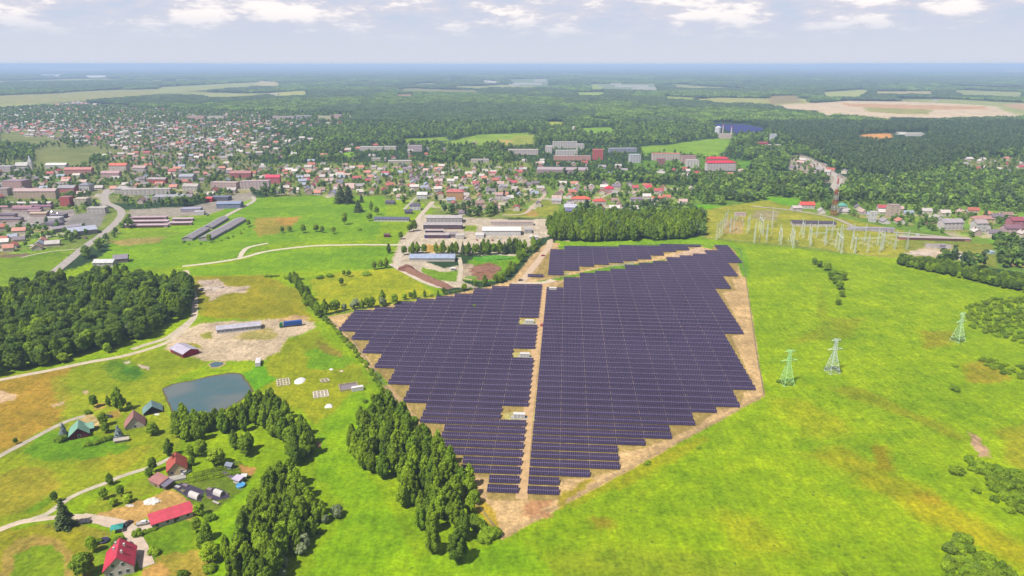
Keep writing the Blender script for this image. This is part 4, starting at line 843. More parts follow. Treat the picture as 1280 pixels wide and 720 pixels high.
def many(X, Y, polys):
    r_ = np.zeros(X.shape, bool)
    for q in polys:
        xs = [p[0] for p in q]; ys = [p[1] for p in q]; s = (X > min(xs)) & (X < max(xs)) & (Y > min(ys)) & (Y < max(ys))
        if s.any(): i = np.flatnonzero(s); r_[i] |= inpoly(X[i], Y[i], q)
    return r_
def cover(y0, y1, cell, seed, margin=1.12):
    rs = np.random.RandomState(seed); ys = np.arange(y0, y1, cell); out = []
    for y in ys:
        hw = (y * cs + H * sn) * 640 / F * margin + 30; xs = np.arange(-hw, hw, cell); out.append(np.stack([xs, np.full(len(xs), y)], 1))
    A = np.concatenate(out); A += (rs.rand(*A.shape) - .5) * cell * .95; return A[:, 0], A[:, 1], rs
# ------------------------------------------------------------------ buildings
WHITE = (232, 226, 222)
def rmat(c, kind='roof'):
    nm = kind + '_%d_%d_%d' % c
    if kind == 'wall': return mat(nm, alb(*c), .85, .12, .4)
    return mat(nm, alb(*c), .6, .16, .35, 0, .35, stripes=(0, 1.0, .16))
PANE2 = mat('far_window_glass', (.13, .13, .15), .3, .1, 1, 0, .5); PANE = mat('window_glass', (.035, .045, .06), .15, .1, 1, 0, .6); DOORM = mat('painted_door', alb(120, 80, 70), .6, .1); CHIM = mat('chimney_brick', alb(160, 90, 75), .9, .2, 2)
FRM = mat('window_frame', (.5, .5, .5), .6, .05); CONC = mat('concrete', alb(190, 185, 175), .9, .15, .3)
MC = {}
def wallmesh(w_, d, h, rh, form, m):
    k = ('w', w_, d, h, rh, form, m.name)
    if k in MC: return MC[k]
    b_ = MB(); X, Y = w_ / 2, d / 2
    if form == 'gable': b_.prism([(-Y, -.2), (Y, -.2), (Y, h), (0, h + rh - .05), (-Y, h)], -X, X)
    elif form == 'shed': b_.prism([(-Y, -.2), (Y, -.2), (Y, h + rh), (-Y, h)], -X, X)
    else: b_.box(-X, X, -Y, Y, -.2, h)
    MC[k] = b_.mesh('wall', m); return MC[k]
def roofmesh(w_, d, h, rh, form, m, ov=.5):
    k = ('r', w_, d, h, rh, form, m.name)
    if k in MC: return MC[k]
    b_ = MB(); X, Y = w_ / 2 + ov, d / 2; th = .22
    if form == 'gable':
        s = rh / Y; e = Y + ov; z = h - ov * s
        b_.prism([(-e, z), (0, h + rh), (e, z), (e, z + th), (0, h + rh + th), (-e, z + th)], -X, X)
    elif form == 'shed':
        s = rh / (2 * Y); b_.prism([(-Y - ov, h - ov * s), (Y + ov, h + rh + ov * s), (Y + ov, h + rh + ov * s + th), (-Y - ov, h - ov * s + th)], -X, X)
    elif form == 'hip':
        e = Y + ov; r_ = max(.05, X - e)
        b_.add([(-X, -e, h), (X, -e, h), (X, e, h), (-X, e, h), (-r_, 0, h + rh), (r_, 0, h + rh)], [(0, 1, 5, 4), (1, 2, 5), (2, 3, 4, 5), (3, 0, 4), (3, 2, 1, 0)])
    elif form == 'flat':
        b_.box(-X + ov - .15, X - ov + .15, -Y - .15, Y + .15, h, h + .35); b_.box(-X + ov + .5, X - ov - .5, -Y + .5, Y - .5, h + .35, h + .42)
    elif form == 'arch':
        pts = [(Y * math.cos(math.pi * i / 10), h + rh * math.sin(math.pi * i / 10)) for i in range(11)]; b_.prism(pts, -X + ov, X - ov)
    MC[k] = b_.mesh('roof', m); return MC[k]
def boxmesh(name, sx, sy, sz, m):
    k = (name, round(sx, 2), round(sy, 2), round(sz, 2), m.name)
    if k in MC: return MC[k]
    b_ = MB(); b_.box(-sx / 2, sx / 2, -sy / 2, sy / 2, 0, sz); MC[k] = b_.mesh(name, m); return MC[k]
def building(name, label, px, py, w_, d, h, rh=2.5, yaw=0, wall=WHITE, roof=(150, 145, 150), form='gable', win=0, chim=0, doors=0, storeys=1, detail=False, cat='building', group=None, sides='f', wsz=(1.2, 1.3), win_m=None, loc=None):
    c_ = P(px, py) if loc is None else Vector((loc[0], loc[1], 0)); o = empty(name, (c_.x, c_.y, 0), R(yaw), label, cat, group)
    wm_ = rmat(wall, 'wall'); rm_ = rmat(roof); linkmesh('wall', wallmesh(w_, d, h, rh, form, wm_), o)
    rf = linkmesh('roof', roofmesh(w_, d, h, rh, form, rm_), o)
    if chim:
        cmh = boxmesh('chimney', .9, .9, rh * .6 + 1.2, CHIM)
        for i in range(chim): linkmesh('chimney', cmh, rf, ((i - (chim - 1) / 2) * w_ * .4 + w_ * .12, d * .12, h + rh * .5))
    yaws = {'f': (w_, -d / 2, 0), 'b': (w_, d / 2, math.pi), 'r': (d, w_ / 2, math.pi / 2), 'l': (d, -w_ / 2, -math.pi / 2)}
    fm = boxmesh('window', wsz[0] + .16, .08, wsz[1] + .16, FRM); pm = boxmesh('pane' if detail else 'window', wsz[0], .06, wsz[1], win_m or (PANE if detail else PANE2))
    sh = h / storeys
    for sd_ in sides if win else '':
        ln = yaws[sd_][0]; n = win if sd_ in 'fb' else max(1, round(win * d / w_)); a = yaws[sd_][2]
        for s in range(storeys):
            for i in range(n):
                u = (i + .5) / n * ln - ln / 2; z = sh * s + sh * .35; off = (d if sd_ in 'fb' else w_) / 2 + .03
                x, y_ = u * math.cos(a) + off * math.sin(a), u * math.sin(a) - off * math.cos(a)
                if detail:
                    f_ = linkmesh('window', fm, o, (x, y_, z), a); linkmesh('pane', pm, f_, (0, -.03, .08))
                else: linkmesh('window', pm, o, (x, y_, z), a)
    for i in range(doors):
        u = (i + .5) / doors * w_ * .8 - w_ * .4 + .9; linkmesh('door', boxmesh('door', 1.0 if detail else 2.6, .1, 2.1 if detail else min(2.6, h * .8), DOORM), o, (u, -d / 2 - .05, 0))
    return o
B = building
# -- homestead, lower left
hs = B('farmhouse', 'white two storey house with a steep bright red roof at the bottom left', 152, 708, 11.5, 9.6, 3.6, 4.6, 112, (225, 212, 208), (225, 62, 92), win=2, storeys=1, detail=True, sides='fb', chim=0, cat='house')
rfh = [c_ for c_ in hs.children if c_.name.startswith('roof')][0]
for x, y_ in ((-2.2, -1.2), (2.6, -1.6), (1.5, 1.7), (4.2, 1.3)): linkmesh('chimney', boxmesh('chimney', .7, .7, 1.5, rmat((235, 225, 220), 'wall')), rfh, (x, y_, 3.6 + 4.6 - abs(y_) * .95 - .2))
fm = boxmesh('window', 1.25, .08, 1.45, FRM); pm = boxmesh('pane', 1.1, .06, 1.3, PANE)
for (u, z) in ((-2.7, .9), (0.2, .9), (2.8, .9), (-1.7, 4.2), (1.6, 4.2)):     # gable end towards the camera
    f_ = linkmesh('window', fm, hs, (-5.78, -u, z), -math.pi / 2); linkmesh('pane', pm, f_, (0, -.03, .07))
B('long_barn', 'long low building with a pinkish red roof and white front beside the lawn', 215, 650, 15.5, 5.2, 2.5, 1.5, 35, (228, 222, 218), (224, 78, 98), 'shed', win=4, doors=1, detail=True, cat='outbuilding')
oh = B('country_house', 'cream house with a steep orange-red roof and a stone terrace', 222, 588, 9.5, 8.0, 3.0, 3.8, 114, (240, 215, 165), (196, 92, 78), win=2, detail=True, sides='fl', chim=1, cat='house')
linkmesh('terrace', boxmesh('terrace', 8, 5, .4, CONC), oh, (-7.4, 0.5, 0), 1.5708); linkmesh('terrace_wall', boxmesh('terrace_wall', 8, .3, 1.0, CONC), oh, (-9.9, .5, 0), 1.5708)
sh = B('garden_shed', 'low brown-pink roofed shed left of the terrace house', 199, 605, 7.5, 4.2, 2.2, 1.0, -32, (170, 150, 130), (188, 128, 122), 'shed', doors=1, detail=True, cat='shed')
B('garden_shed', 'small grey roofed lean-to at the right end of the brown shed', 209, 609, 3.6, 3.6, 1.9, .8, -32, (120, 100, 90), (128, 120, 140), 'shed', cat='shed')
B('cabin', 'dark red log cabin with a pale green gable roof and white door', 100, 543, 9.5, 8.5, 2.2, 3.6, 118, (120, 45, 52), (140, 190, 165), win=1, detail=True, sides='fl', cat='cabin')
B('cabin', 'green roofed wing joined behind the dark red cabin', 109, 538, 6, 5, 2.2, 1.8, 28, (120, 45, 52), (140, 190, 165), cat='cabin')
B('steep_cabin', 'steep roofed cabin with pinkish tiles and a white base wall', 169, 531, 8.5, 9.0, 1.4, 5.0, 116, (235, 222, 212), (182, 128, 120), win=1, detail=True, sides='l', cat='cabin')
B('hut', 'dark hut with a grey-green gable roof on the pond side lawn', 191, 514, 7.5, 9.0, 1.2, 3.4, 118, (60, 48, 42), (128, 160, 160), cat='hut')
B('bench_shelter', 'long low white shelter on the lawn right of the blue spruce', 152, 552, 6, 1.4, 1.2, .3, 22, (205, 195, 180), (205, 195, 180), 'shed', cat='shelter')
# -- yard
B('storage_barn', 'barn with pale silver roof and crimson walls near the small pool', 231, 441, 16, 10.5, 2.8, 1.9, -38, (190, 30, 62), (205, 196, 215), doors=4, cat='barn')
for o_ in []: pass
B('long_workshop', 'long white workshop with a pale grey roof on the sandy yard', 299, 412, 29, 8.5, 3.0, 1.2, 19, (225, 225, 232), (205, 200, 214), win=11, storeys=1, cat='workshop', wsz=(1.0, .8))
B('metal_barn', 'long barn with shining blue-grey metal roof in front of the tree row', 541, 325, 43, 12, 3.4, 2.6, 0, (222, 215, 205), (172, 185, 212), cat='barn')
B('factory_hall', 'factory hall with a pale grey roof, farthest of the stacked halls', 556, 277, 42, 17, 6, 1.8, 0, (205, 200, 198), (205, 196, 198), win=10, cat='hall', wsz=(2, 1.5))
B('factory_hall', 'dark fronted factory hall with open bays below the pale hall', 554, 285, 44, 14, 5, 1.0, 0, (110, 98, 110), (196, 184, 188), doors=8, cat='hall')
B('garage_block', 'low block with a violet-blue front between the hall and trees', 546, 297, 26, 7, 3.6, .8, 0, (85, 75, 150), (205, 190, 185), 'shed', doors=6, cat='garage')
B('garage_block', 'low block with a blue front and pinkish roof above the violet one', 543, 291, 20, 5, 3, .6, 0, (80, 72, 130), (200, 185, 185), 'shed', doors=5, cat='garage')
B('factory_shed', 'small grey shed at the end of the violet-blue block', 565, 296, 12, 8, 3.6, .8, 0, (150, 135, 140), (175, 160, 165), 'shed', cat='shed')
B('factory_shed', 'flat pale shed in the dusty yard left of the white hall', 575, 298, 9, 8, 4, .4, 0, (225, 218, 210), (225, 215, 210), 'flat', cat='shed')
B('white_hall', 'large brilliant white hall in the factory yard', 627, 292, 42, 20, 5.5, 1.4, 0, (235, 232, 230), (252, 250, 248), cat='hall')
B('white_hall', 'narrow white store joined to the left of the white hall', 600, 296, 9, 12, 3, .6, 0, (235, 230, 228), (240, 235, 232), 'flat', cat='store')
B('yard_store', 'long flat pinkish store behind the white hall', 640, 281, 50, 8, 4, .4, 0, (215, 200, 195), (215, 190, 180), 'flat', cat='store')
B('yard_store', 'grey store at the right end of the white hall', 660, 290, 8, 14, 4, .4, 0, (190, 185, 182), (200, 195, 195), 'flat', cat='store')
B('yard_cabin', 'small white site cabin by the heap of brown earth', 566, 338, 3.5, 3.5, 2.4, .5, 10, (235, 232, 228), (240, 236, 232), cat='cabin')
B('yard_office', 'white office hut at the left end of the belt road', 667, 299, 9, 5, 3, 1.2, 0, (235, 230, 225), (225, 215, 215), cat='hut')
B('long_hut', 'long low hut with a slate blue roof at the top of the field', 490, 276, 42, 8, 3, 1.8, -3, (228, 222, 220), (105, 108, 135), win=10, cat='hut')
B('farm_house', 'white roofed farmhouse behind the left wood', 132, 332, 18, 9, 4, 2.2, 2, (205, 200, 200), (225, 222, 225), win=4, cat='house'); B('farm_house', 'grey roofed barn beside the white roofed farmhouse', 152, 327, 12, 10, 4, 3, 20, (165, 150, 148), (150, 140, 155), cat='barn')
B('shed', 'dark shed in the meadow beside the two small trees', 484, 296, 6, 5, 2.5, 1, 0, (110, 60, 70), (120, 70, 80), cat='shed')
def barnpair(px0, py0, px1, py1, lab, wd=11):
    a, b_ = P(px0, py0).xy, P(px1, py1).xy; c_ = (a + b_) / 2; d = b_ - a
    B('livestock_shed', lab, 0, 0, round(d.length, 1), wd, 2.6, 2.0, math.degrees(math.atan2(d.y, d.x)), (190, 185, 182), (168, 160, 166), 'gable', win=8, cat='shed', loc=(c_.x, c_.y))
barnpair(234, 301, 256, 288, 'long grey shed, lower half of the left pair in the green field'); barnpair(259, 287, 280, 274.5, 'long grey shed, upper half of the left pair in the green field')
barnpair(256, 301, 276, 290, 'long grey shed, lower half of the right pair in the green field', 13); barnpair(277, 290, 301, 276, 'long grey shed, upper half of the right pair in the green field', 13)
# -- old town and works at left
B('office_block', 'office building with a broad silvery blue roof beside the main road', 103, 292, 27, 20, 5, 3, 38, (190, 180, 180), (196, 200, 222), 'gable', win=7, cat='office', storeys=2)
B('office_wing', 'low wing with a dark roof left of the silvery blue office', 86, 288, 30, 7, 4, 1.4, 40, (170, 160, 160), (175, 165, 175), 'shed', win=6, cat='office')
B('sports_hall', 'hall with rounded grey roof and a white end wall', 66, 285, 17, 18, 4, 4, 75, (220, 212, 208), (135, 125, 142), 'arch', cat='hall'); B('works_hall', 'white flat hall behind the rounded grey roof', 68, 278, 18, 12, 6, .4, 5, (220, 215, 215), (215, 210, 215), 'flat', cat='hall')
B('works_hall', 'long pale flat wing left of the rounded hall', 42, 284, 26, 6, 3.5, .4, 0, (200, 192, 188), (205, 198, 195), 'flat', win=5, cat='hall'); B('works_hall', 'dark flat roofed store above the silvery office', 74, 272, 16, 12, 4, .4, 8, (120, 110, 122), (140, 130, 145), 'flat', cat='store')
for i, (x, y_, w_, cr) in enumerate([(8, 272, 24, (120, 100, 125)), (12, 277, 30, (150, 138, 150)), (50, 270, 20, (215, 190, 165)), (22, 262, 40, (190, 140, 150)), (40, 257, 52, (225, 215, 215)), (35, 264, 34, (165, 120, 140)), (52, 261, 28, (160, 115, 140)), (45, 267, 16, (185, 150, 160))]):
    B('market_hall', ['low violet-grey', 'broad grey', 'square sand coloured', 'pink', 'long white', 'wine coloured', 'plum', 'small rose'][i] + ' roofed market hall by the car park at left', x, y_, w_, 8, 4, 1.2, 2, (200, 175, 170), cr, 'gable', cat='hall', group='market halls at the left')
B('garage_row', 'front row of pinkish garages with dark doors below the works', 182, 284, 52, 6, 2.8, .5, 3, (200, 165, 175), (215, 190, 200), 'shed', doors=18, cat='garage'); B('garage_row', 'middle row of pinkish garages with dark doors', 184, 279, 50, 6, 2.8, .5, 3, (200, 165, 175), (220, 195, 205), 'shed', doors=18, cat='garage')
B('garage_row', 'back row of pinkish garages near the round tree', 186, 274, 44, 6, 2.8, .5, 3, (200, 165, 175), (210, 180, 190), 'shed', doors=16, cat='garage'); B('garage_row', 'right hand row of garages beyond the round tree', 226, 281, 26, 6, 2.8, .5, 4, (200, 165, 175), (215, 190, 200), 'shed', doors=9, cat='garage'); B('garage_row', 'upper right row of garages beyond the round tree', 229, 276, 24, 6, 2.8, .5, 4, (200, 165, 175), (215, 190, 200), 'shed', doors=8, cat='garage')
B('works_hall', 'big grey works hall with a pale front and dark side', 212, 252, 38, 20, 8, .5, 5, (190, 182, 185), (188, 184, 196), 'flat', win=6, cat='hall'); B('works_hall', 'blue-grey ribbed works hall near the sandy lane', 288, 259, 30, 18, 6, 1.4, 6, (150, 160, 190), (158, 172, 205), win=8, storeys=1, cat='hall'); B('works_hall', 'dark blue flat works hall behind the red container', 275, 250, 28, 14, 5, .5, 0, (110, 110, 130), (130, 132, 155), 'flat', cat='hall')
B('works_hall', 'pale violet flat works hall in the middle of the yard', 240, 264, 24, 12, 4, .5, 8, (190, 180, 195), (190, 188, 215), 'flat', cat='hall'); B('red_store', 'bright red store in the middle of the works yard', 262, 252, 9, 7, 5, 1.5, 0, (215, 60, 70), (240, 95, 95), cat='store')
B('works_hall', 'small white hall left of the works yard', 250, 268, 12, 7, 4, .5, 8, (230, 225, 228), (232, 226, 230), 'flat', cat='hall')
BLK = [(85, 257, 14, 10, 12, (205, 85, 80), (190, 120, 125), 'flat', 'bright red brick block at the left of the old town', 4), (104, 256, 16, 14, 9, (228, 215, 190), (225, 205, 190), 'flat', 'cream block between the dark trees', 3), (123, 266, 22, 10, 7, (220, 212, 205), (215, 205, 200), 'flat', 'white low block near the road junction', 2), (47, 247, 58, 11, 10, (215, 190, 165), (205, 175, 175), 'gable', 'long sand coloured apartment block in the old town', 3),
 (86, 241, 24, 12, 8, (205, 120, 110), (170, 165, 175), 'gable', 'block with red end wall and grey roof', 3), (109, 239, 15, 12, 10, (225, 220, 222), (150, 150, 165), 'hip', 'white villa with a slate roof among trees', 3), (22, 236, 32, 20, 13, (215, 175, 170), (175, 150, 165), 'flat', 'massive pinkish block at the left edge', 4), (5, 244, 18, 14, 10, (220, 195, 185), (190, 170, 170), 'flat', 'cream block at the very left edge', 3),
 (100, 218, 44, 12, 9, (215, 150, 140), (215, 140, 135), 'gable', 'long salmon roofed school', 3), (72, 210, 36, 12, 6, (235, 230, 228), (240, 236, 232), 'gable', 'bright white hall by the green sports field', 2), (150, 214, 30, 14, 11, (235, 215, 205), (235, 125, 100), 'gable', 'school with a vivid orange-red roof', 3), (140, 222, 30, 10, 8, (215, 180, 180), (200, 160, 165), 'gable', 'pinkish lower wing in front of the orange roofed school', 2), (176, 215, 22, 11, 8, (215, 200, 200), (200, 170, 170), 'gable', 'grey-pink block right of the orange school', 3),
 (8, 214, 28, 14, 9, (210, 195, 200), (200, 190, 200), 'flat', 'pale block on the left above the church', 3), (184, 243, 68, 11, 8, (222, 212, 210), (215, 205, 200), 'flat', 'long whitish apartment block above the garages', 3), (155, 241, 22, 12, 7, (215, 205, 200), (195, 185, 185), 'hip', 'low house with a pale hip roof left of the long block', 2), (235, 226, 22, 16, 8, (200, 195, 200), (180, 182, 195), 'gable', 'grey roofed block in the middle of the old town', 3), (240, 238, 22, 12, 7, (225, 215, 210), (200, 190, 185), 'gable', 'cream house with pale roof above the works', 2), (198, 229, 28, 9, 7, (205, 100, 90), (190, 175, 180), 'gable', 'red walled house with a grey roof', 2),
 (282, 235, 40, 12, 9, (225, 195, 190), (215, 190, 185), 'flat', 'pinkish apartment block above the works halls', 3), (320, 235, 42, 12, 11, (228, 205, 205), (210, 185, 190), 'flat', 'long white and pink block beside the red roof', 4), (342, 229, 22, 10, 10, (225, 120, 130), (235, 70, 105), 'gable', 'block with a glowing pink-red roof', 3), (302, 222, 34, 10, 8, (200, 110, 110), (190, 130, 130), 'gable', 'brick red school block right of the old town', 3),
 (246, 151, 56, 16, 15, (235, 190, 180), (225, 195, 190), 'flat', 'pink apartment slab behind the hill suburb', 5), (271, 151, 55, 16, 15, (235, 225, 215), (225, 215, 210), 'flat', 'cream apartment slab right of the pink slab', 5), (407, 151, 40, 16, 15, (235, 228, 180), (220, 215, 200), 'flat', 'yellow apartment slab at the forest edge', 5), (423, 149, 26, 16, 15, (230, 190, 185), (210, 180, 180), 'flat', 'pinkish slab right of the yellow one', 5), (355, 150, 70, 14, 12, (235, 215, 215), (225, 205, 210), 'flat', 'long whitish slab in the far suburb', 4), (380, 149, 50, 14, 12, (215, 200, 215), (210, 200, 215), 'flat', 'violet-grey slab in the far suburb', 4),
 (617, 145, 38, 14, 14, (240, 175, 150), (225, 170, 150), 'flat', 'salmon slab alone at the forest edge', 4), (630, 142, 34, 14, 9, (225, 205, 200), (215, 200, 195), 'flat', 'pale low slab right of the salmon one', 3), (465, 188, 50, 12, 8, (225, 215, 210), (225, 218, 212), 'flat', 'white flat school among central trees', 3), (488, 187, 28, 12, 7, (220, 212, 205), (225, 215, 208), 'flat', 'low white wing right of the flat school', 2), (519, 189, 30, 14, 12, (225, 205, 210), (200, 180, 190), 'flat', 'pinkish white block among the central trees', 4), (500, 204, 44, 12, 5, (215, 200, 190), (225, 215, 205), 'flat', 'long low cream hall below the central trees', 2), (474, 201, 28, 12, 5, (205, 195, 180), (215, 205, 190), 'flat', 'low hall left of the long cream hall', 2),
 (569, 249, 23, 12, 11, (225, 170, 110), (215, 120, 120), 'hip', 'orange villa block with a pink roof above the factory', 3), (600, 203, 34, 10, 6, (215, 205, 195), (220, 212, 205), 'flat', 'pale low building right of centre among trees', 2), (654, 193, 62, 14, 10, (225, 210, 205), (220, 205, 200), 'flat', 'long pinkish white slab left of the central estate', 4), (686, 191, 14, 22, 14, (235, 225, 222), (220, 210, 210), 'flat', 'white end-on slab of the central estate', 5), (706, 185, 54, 12, 14, (238, 230, 225), (215, 205, 200), 'flat', 'white slab at the back of the central estate', 5), (708, 194, 44, 12, 10, (235, 228, 224), (222, 216, 212), 'flat', 'white lower slab in front of the estate back slab', 4), (725, 187, 16, 16, 12, (225, 220, 215), (210, 205, 200), 'flat', 'small pale block at the right of the white slabs', 4),
 (715, 200, 72, 11, 8, (225, 170, 155), (210, 175, 170), 'flat', 'long low pink building before the white slabs', 3), (747, 199, 20, 16, 19, (215, 100, 95), (205, 110, 110), 'flat', 'tall brick red tower block', 6), (703, 215, 88, 34, 6, (190, 165, 165), (200, 180, 185), 'flat', 'broad flat factory with ribbed grey-pink roof', 1), (778, 190, 60, 12, 8, (170, 175, 195), (190, 195, 210), 'flat', 'long grey-blue slab half hidden by trees', 3), (793, 203, 20, 16, 15, (222, 222, 232), (195, 200, 215), 'flat', 'white tower block above the gardens', 5), (832, 200, 54, 12, 13, (235, 215, 210), (235, 150, 130), 'flat', 'long slab with an orange-pink roof line by the green', 5), (860, 204, 26, 14, 14, (225, 185, 185), (190, 130, 140), 'flat', 'pinkish slab right of the orange roofed slab', 5), (865, 209, 22, 14, 13, (238, 230, 225), (215, 205, 205), 'flat', 'white end slab beside the green', 5),
 (826, 205, 14, 14, 10, (180, 110, 115), (170, 120, 125), 'flat', 'dark red small block before the orange slab', 4), (896, 206, 40, 13, 12, (215, 120, 125), (232, 60, 85), 'hip', 'long block with a bright crimson roof', 4), (900, 213, 52, 13, 14, (238, 225, 220), (235, 55, 80), 'hip', 'white apartment house with a bright crimson roof', 4), (952, 184, 24, 14, 11, (228, 85, 95), (215, 110, 115), 'flat', 'crimson block on the right beyond the green', 4), (966, 186, 30, 12, 9, (235, 215, 212), (225, 205, 205), 'flat', 'pale block with pink trim right of the crimson block', 3), (966, 176, 14, 12, 16, (232, 235, 240), (220, 222, 228), 'flat', 'small white tower block at right', 5),
 (1115, 271, 13, 10, 15, (222, 200, 180), (190, 165, 160), 'flat', 'tall pale unfinished house near the substation', 4), (1090, 277, 7, 7, 12, (235, 232, 230), (225, 220, 218), 'flat', 'slim white transformer tower house', 2), (1187, 286, 24, 11, 8.5, (238, 225, 225), (190, 180, 185), 'gable', 'white two storey block at the right', 2), (1226, 281, 23, 11, 8, (240, 220, 150), (200, 150, 140), 'hip', 'yellow house with a rose roof at the right', 2), (1222, 290, 13, 10, 11, (232, 228, 222), (195, 180, 180), 'gable', 'white narrow house in front of the yellow one', 3), (1268, 283, 15, 12, 8, (215, 140, 150), (175, 90, 105), 'gable', 'dark red house at the right edge', 2), (1263, 292, 18, 10, 7, (225, 195, 195), (150, 110, 125), 'gable', 'pink walled house with a plum roof at the right edge', 2), (1272, 306, 12, 8, 4, (232, 228, 225), (215, 210, 215), 'gable', 'white cottage beside the tan field', 1),
 (1008, 260, 18, 10, 5, (240, 225, 222), (232, 95, 80), 'gable', 'white house with a vivid red roof above the substation', 1), (1052, 262, 10, 9, 6, (225, 232, 228), (110, 190, 170), 'hip', 'white house with a teal roof behind the mast', 1), (995, 263, 12, 8, 4, (228, 215, 210), (220, 205, 200), 'gable', 'pale house left of the vivid red roof', 1), (1195, 240, 12, 8, 4, (232, 222, 220), (225, 180, 170), 'gable', 'lone house with a pale pink roof among the right woods', 1), (1290, 290, 12, 10, 6, (225, 200, 200), (170, 110, 120), 'gable', 'plum roofed house half out of the frame at right', 1),
 (761, 241, 13, 10, 7, (225, 170, 170), (232, 45, 75), 'hip', 'house with a glowing crimson hip roof beyond the belt', 1), (726, 252, 26, 12, 4.5, (232, 215, 210), (228, 112, 85), 'hip', 'villa with a wide orange roof beyond the belt', 1), (749, 255, 17, 10, 4.5, (238, 228, 222), (222, 100, 80), 'hip', 'villa with an orange roof and white front', 1), (821, 251, 14, 9, 4, (225, 200, 180), (232, 120, 90), 'hip', 'bungalow with a light orange roof', 1), (811, 237, 10, 9, 4, (230, 215, 215), (232, 60, 95), 'hip', 'small house with a pink-red roof', 1), (795, 252, 16, 9, 4, (210, 205, 210), (150, 130, 150), 'gable', 'house with violet-grey roof beyond the belt', 1), (783, 267, 18, 8, 3, (190, 185, 190), (95, 90, 110), 'gable', 'long dark roofed house behind the tree belt', 1), (713, 263, 16, 10, 5, (235, 235, 240), (205, 205, 225), 'gable', 'pale house beside the blue shed', 1), (711, 266, 8, 5, 3, (90, 90, 140), (110, 110, 160), 'gable', 'small dark blue shed beyond the belt', 1),
 (519, 262, 14, 9, 6, (238, 235, 238), (105, 95, 120), 'hip', 'white villa with a dark roof above the factory road', 2), (511, 267, 9, 7, 3, (110, 100, 125), (85, 78, 100), 'gable', 'dark garage left of the white villa', 1), (528, 248, 14, 10, 6, (240, 238, 236), (235, 230, 228), 'gable', 'white house above the white villa', 2), (502, 249, 13, 10, 4, (238, 235, 232), (195, 165, 150), 'gable', 'white bungalow at the top of the lane', 1), (488, 255, 12, 8, 3, (130, 120, 135), (100, 95, 110), 'gable', 'dark roofed house left of the lane', 1),
 (624, 250, 10, 9, 8, (235, 218, 215), (205, 165, 165), 'gable', 'tall narrow pink house at the right of the gardens', 2), (673, 236, 0.1, 0.1, .1, WHITE, WHITE, 'flat', None, 1), (1164, 177, 0.1, .1, .1, WHITE, WHITE, 'flat', None, 1)]
occupied = []
for i, (x, y_, w_, d, h, wc, rc, form, lab, st_) in enumerate(BLK):
    if lab is None: continue
    rh = {'flat': .4, 'gable': 3.2 if d > 9 else 2.2, 'hip': 3.2}[form]
    n = max(2, int(w_ / 4.5)) if w_ < 30 else min(11, int(w_ / 5))
    apt = st_ >= 3 or w_ > 30
    B('apartment_block' if apt else 'house', lab, x, y_, w_, d, h, rh, (i * 37 % 13) - 6, wc, rc, form, win=n, storeys=st_, chim=1 if not apt and form != 'flat' else 0, cat='apartment block' if apt else 'house', wsz=(1.6, 1.3))
    c_ = P(x, y_); occupied.append((c_.x, c_.y, max(w_, d) * .6 + 6))
B('switchgear_house', 'long dark roofed hall with white front behind the substation', 1016, 282, 48, 12, 4, 1.8, -8, (225, 215, 205), (92, 80, 98), 'gable', win=8, cat='hall')
B('control_house', 'small white building with a pink roof inside the substation', 925, 270, 13, 7, 4, 1, 0, (238, 215, 205), (205, 170, 165), 'flat', win=2, cat='house')
B('garage_row', 'curved row of rusty pink garages with dark doors at right', 1167, 300, 72, 6, 2.6, .5, -7, (205, 140, 125), (205, 185, 180), 'shed', doors=20, cat='garage')
B('barracks', 'long pale strip building right of the substation road', 1088, 288, 50, 6, 3, .4, -6, (205, 195, 200), (185, 175, 190), 'flat', win=8, cat='hall')
# far works, seen through the haze
for i, (x, y_, w_, d, h, lab) in enumerate([(660, 106, 250, 60, 16, 'broad white factory far off at the centre horizon'), (675, 102, 120, 60, 22, 'tall white block of the far central factory'), (643, 107, 90, 40, 12, 'low wing left of the far central factory'), (790, 109, 260, 50, 14, 'long white warehouse far off right of centre'), (805, 112, 160, 60, 12, 'lower white warehouse in front of the long far one'), (770, 106, 90, 40, 12, 'small pale works left of the far warehouse'),
        (603, 103, 110, 30, 10, 'tiny pale works on the centre horizon'), (352, 101, 60, 30, 12, 'pale farm works in the far left fields'), (342, 119, 60, 20, 9, 'white roofs of the far left village works'), (79, 93, 60, 30, 26, 'white tower works on the left horizon'), (1169, 127, 20, 14, 8, 'small white plant by the sand quarry'), (1142, 170, 40, 10, 7, 'long white hall hidden in the right forest')]):
    B('far_factory', lab, x, y_, w_, d, h, 1, 0, (235, 230, 225), (238, 234, 230), 'flat', cat='factory')
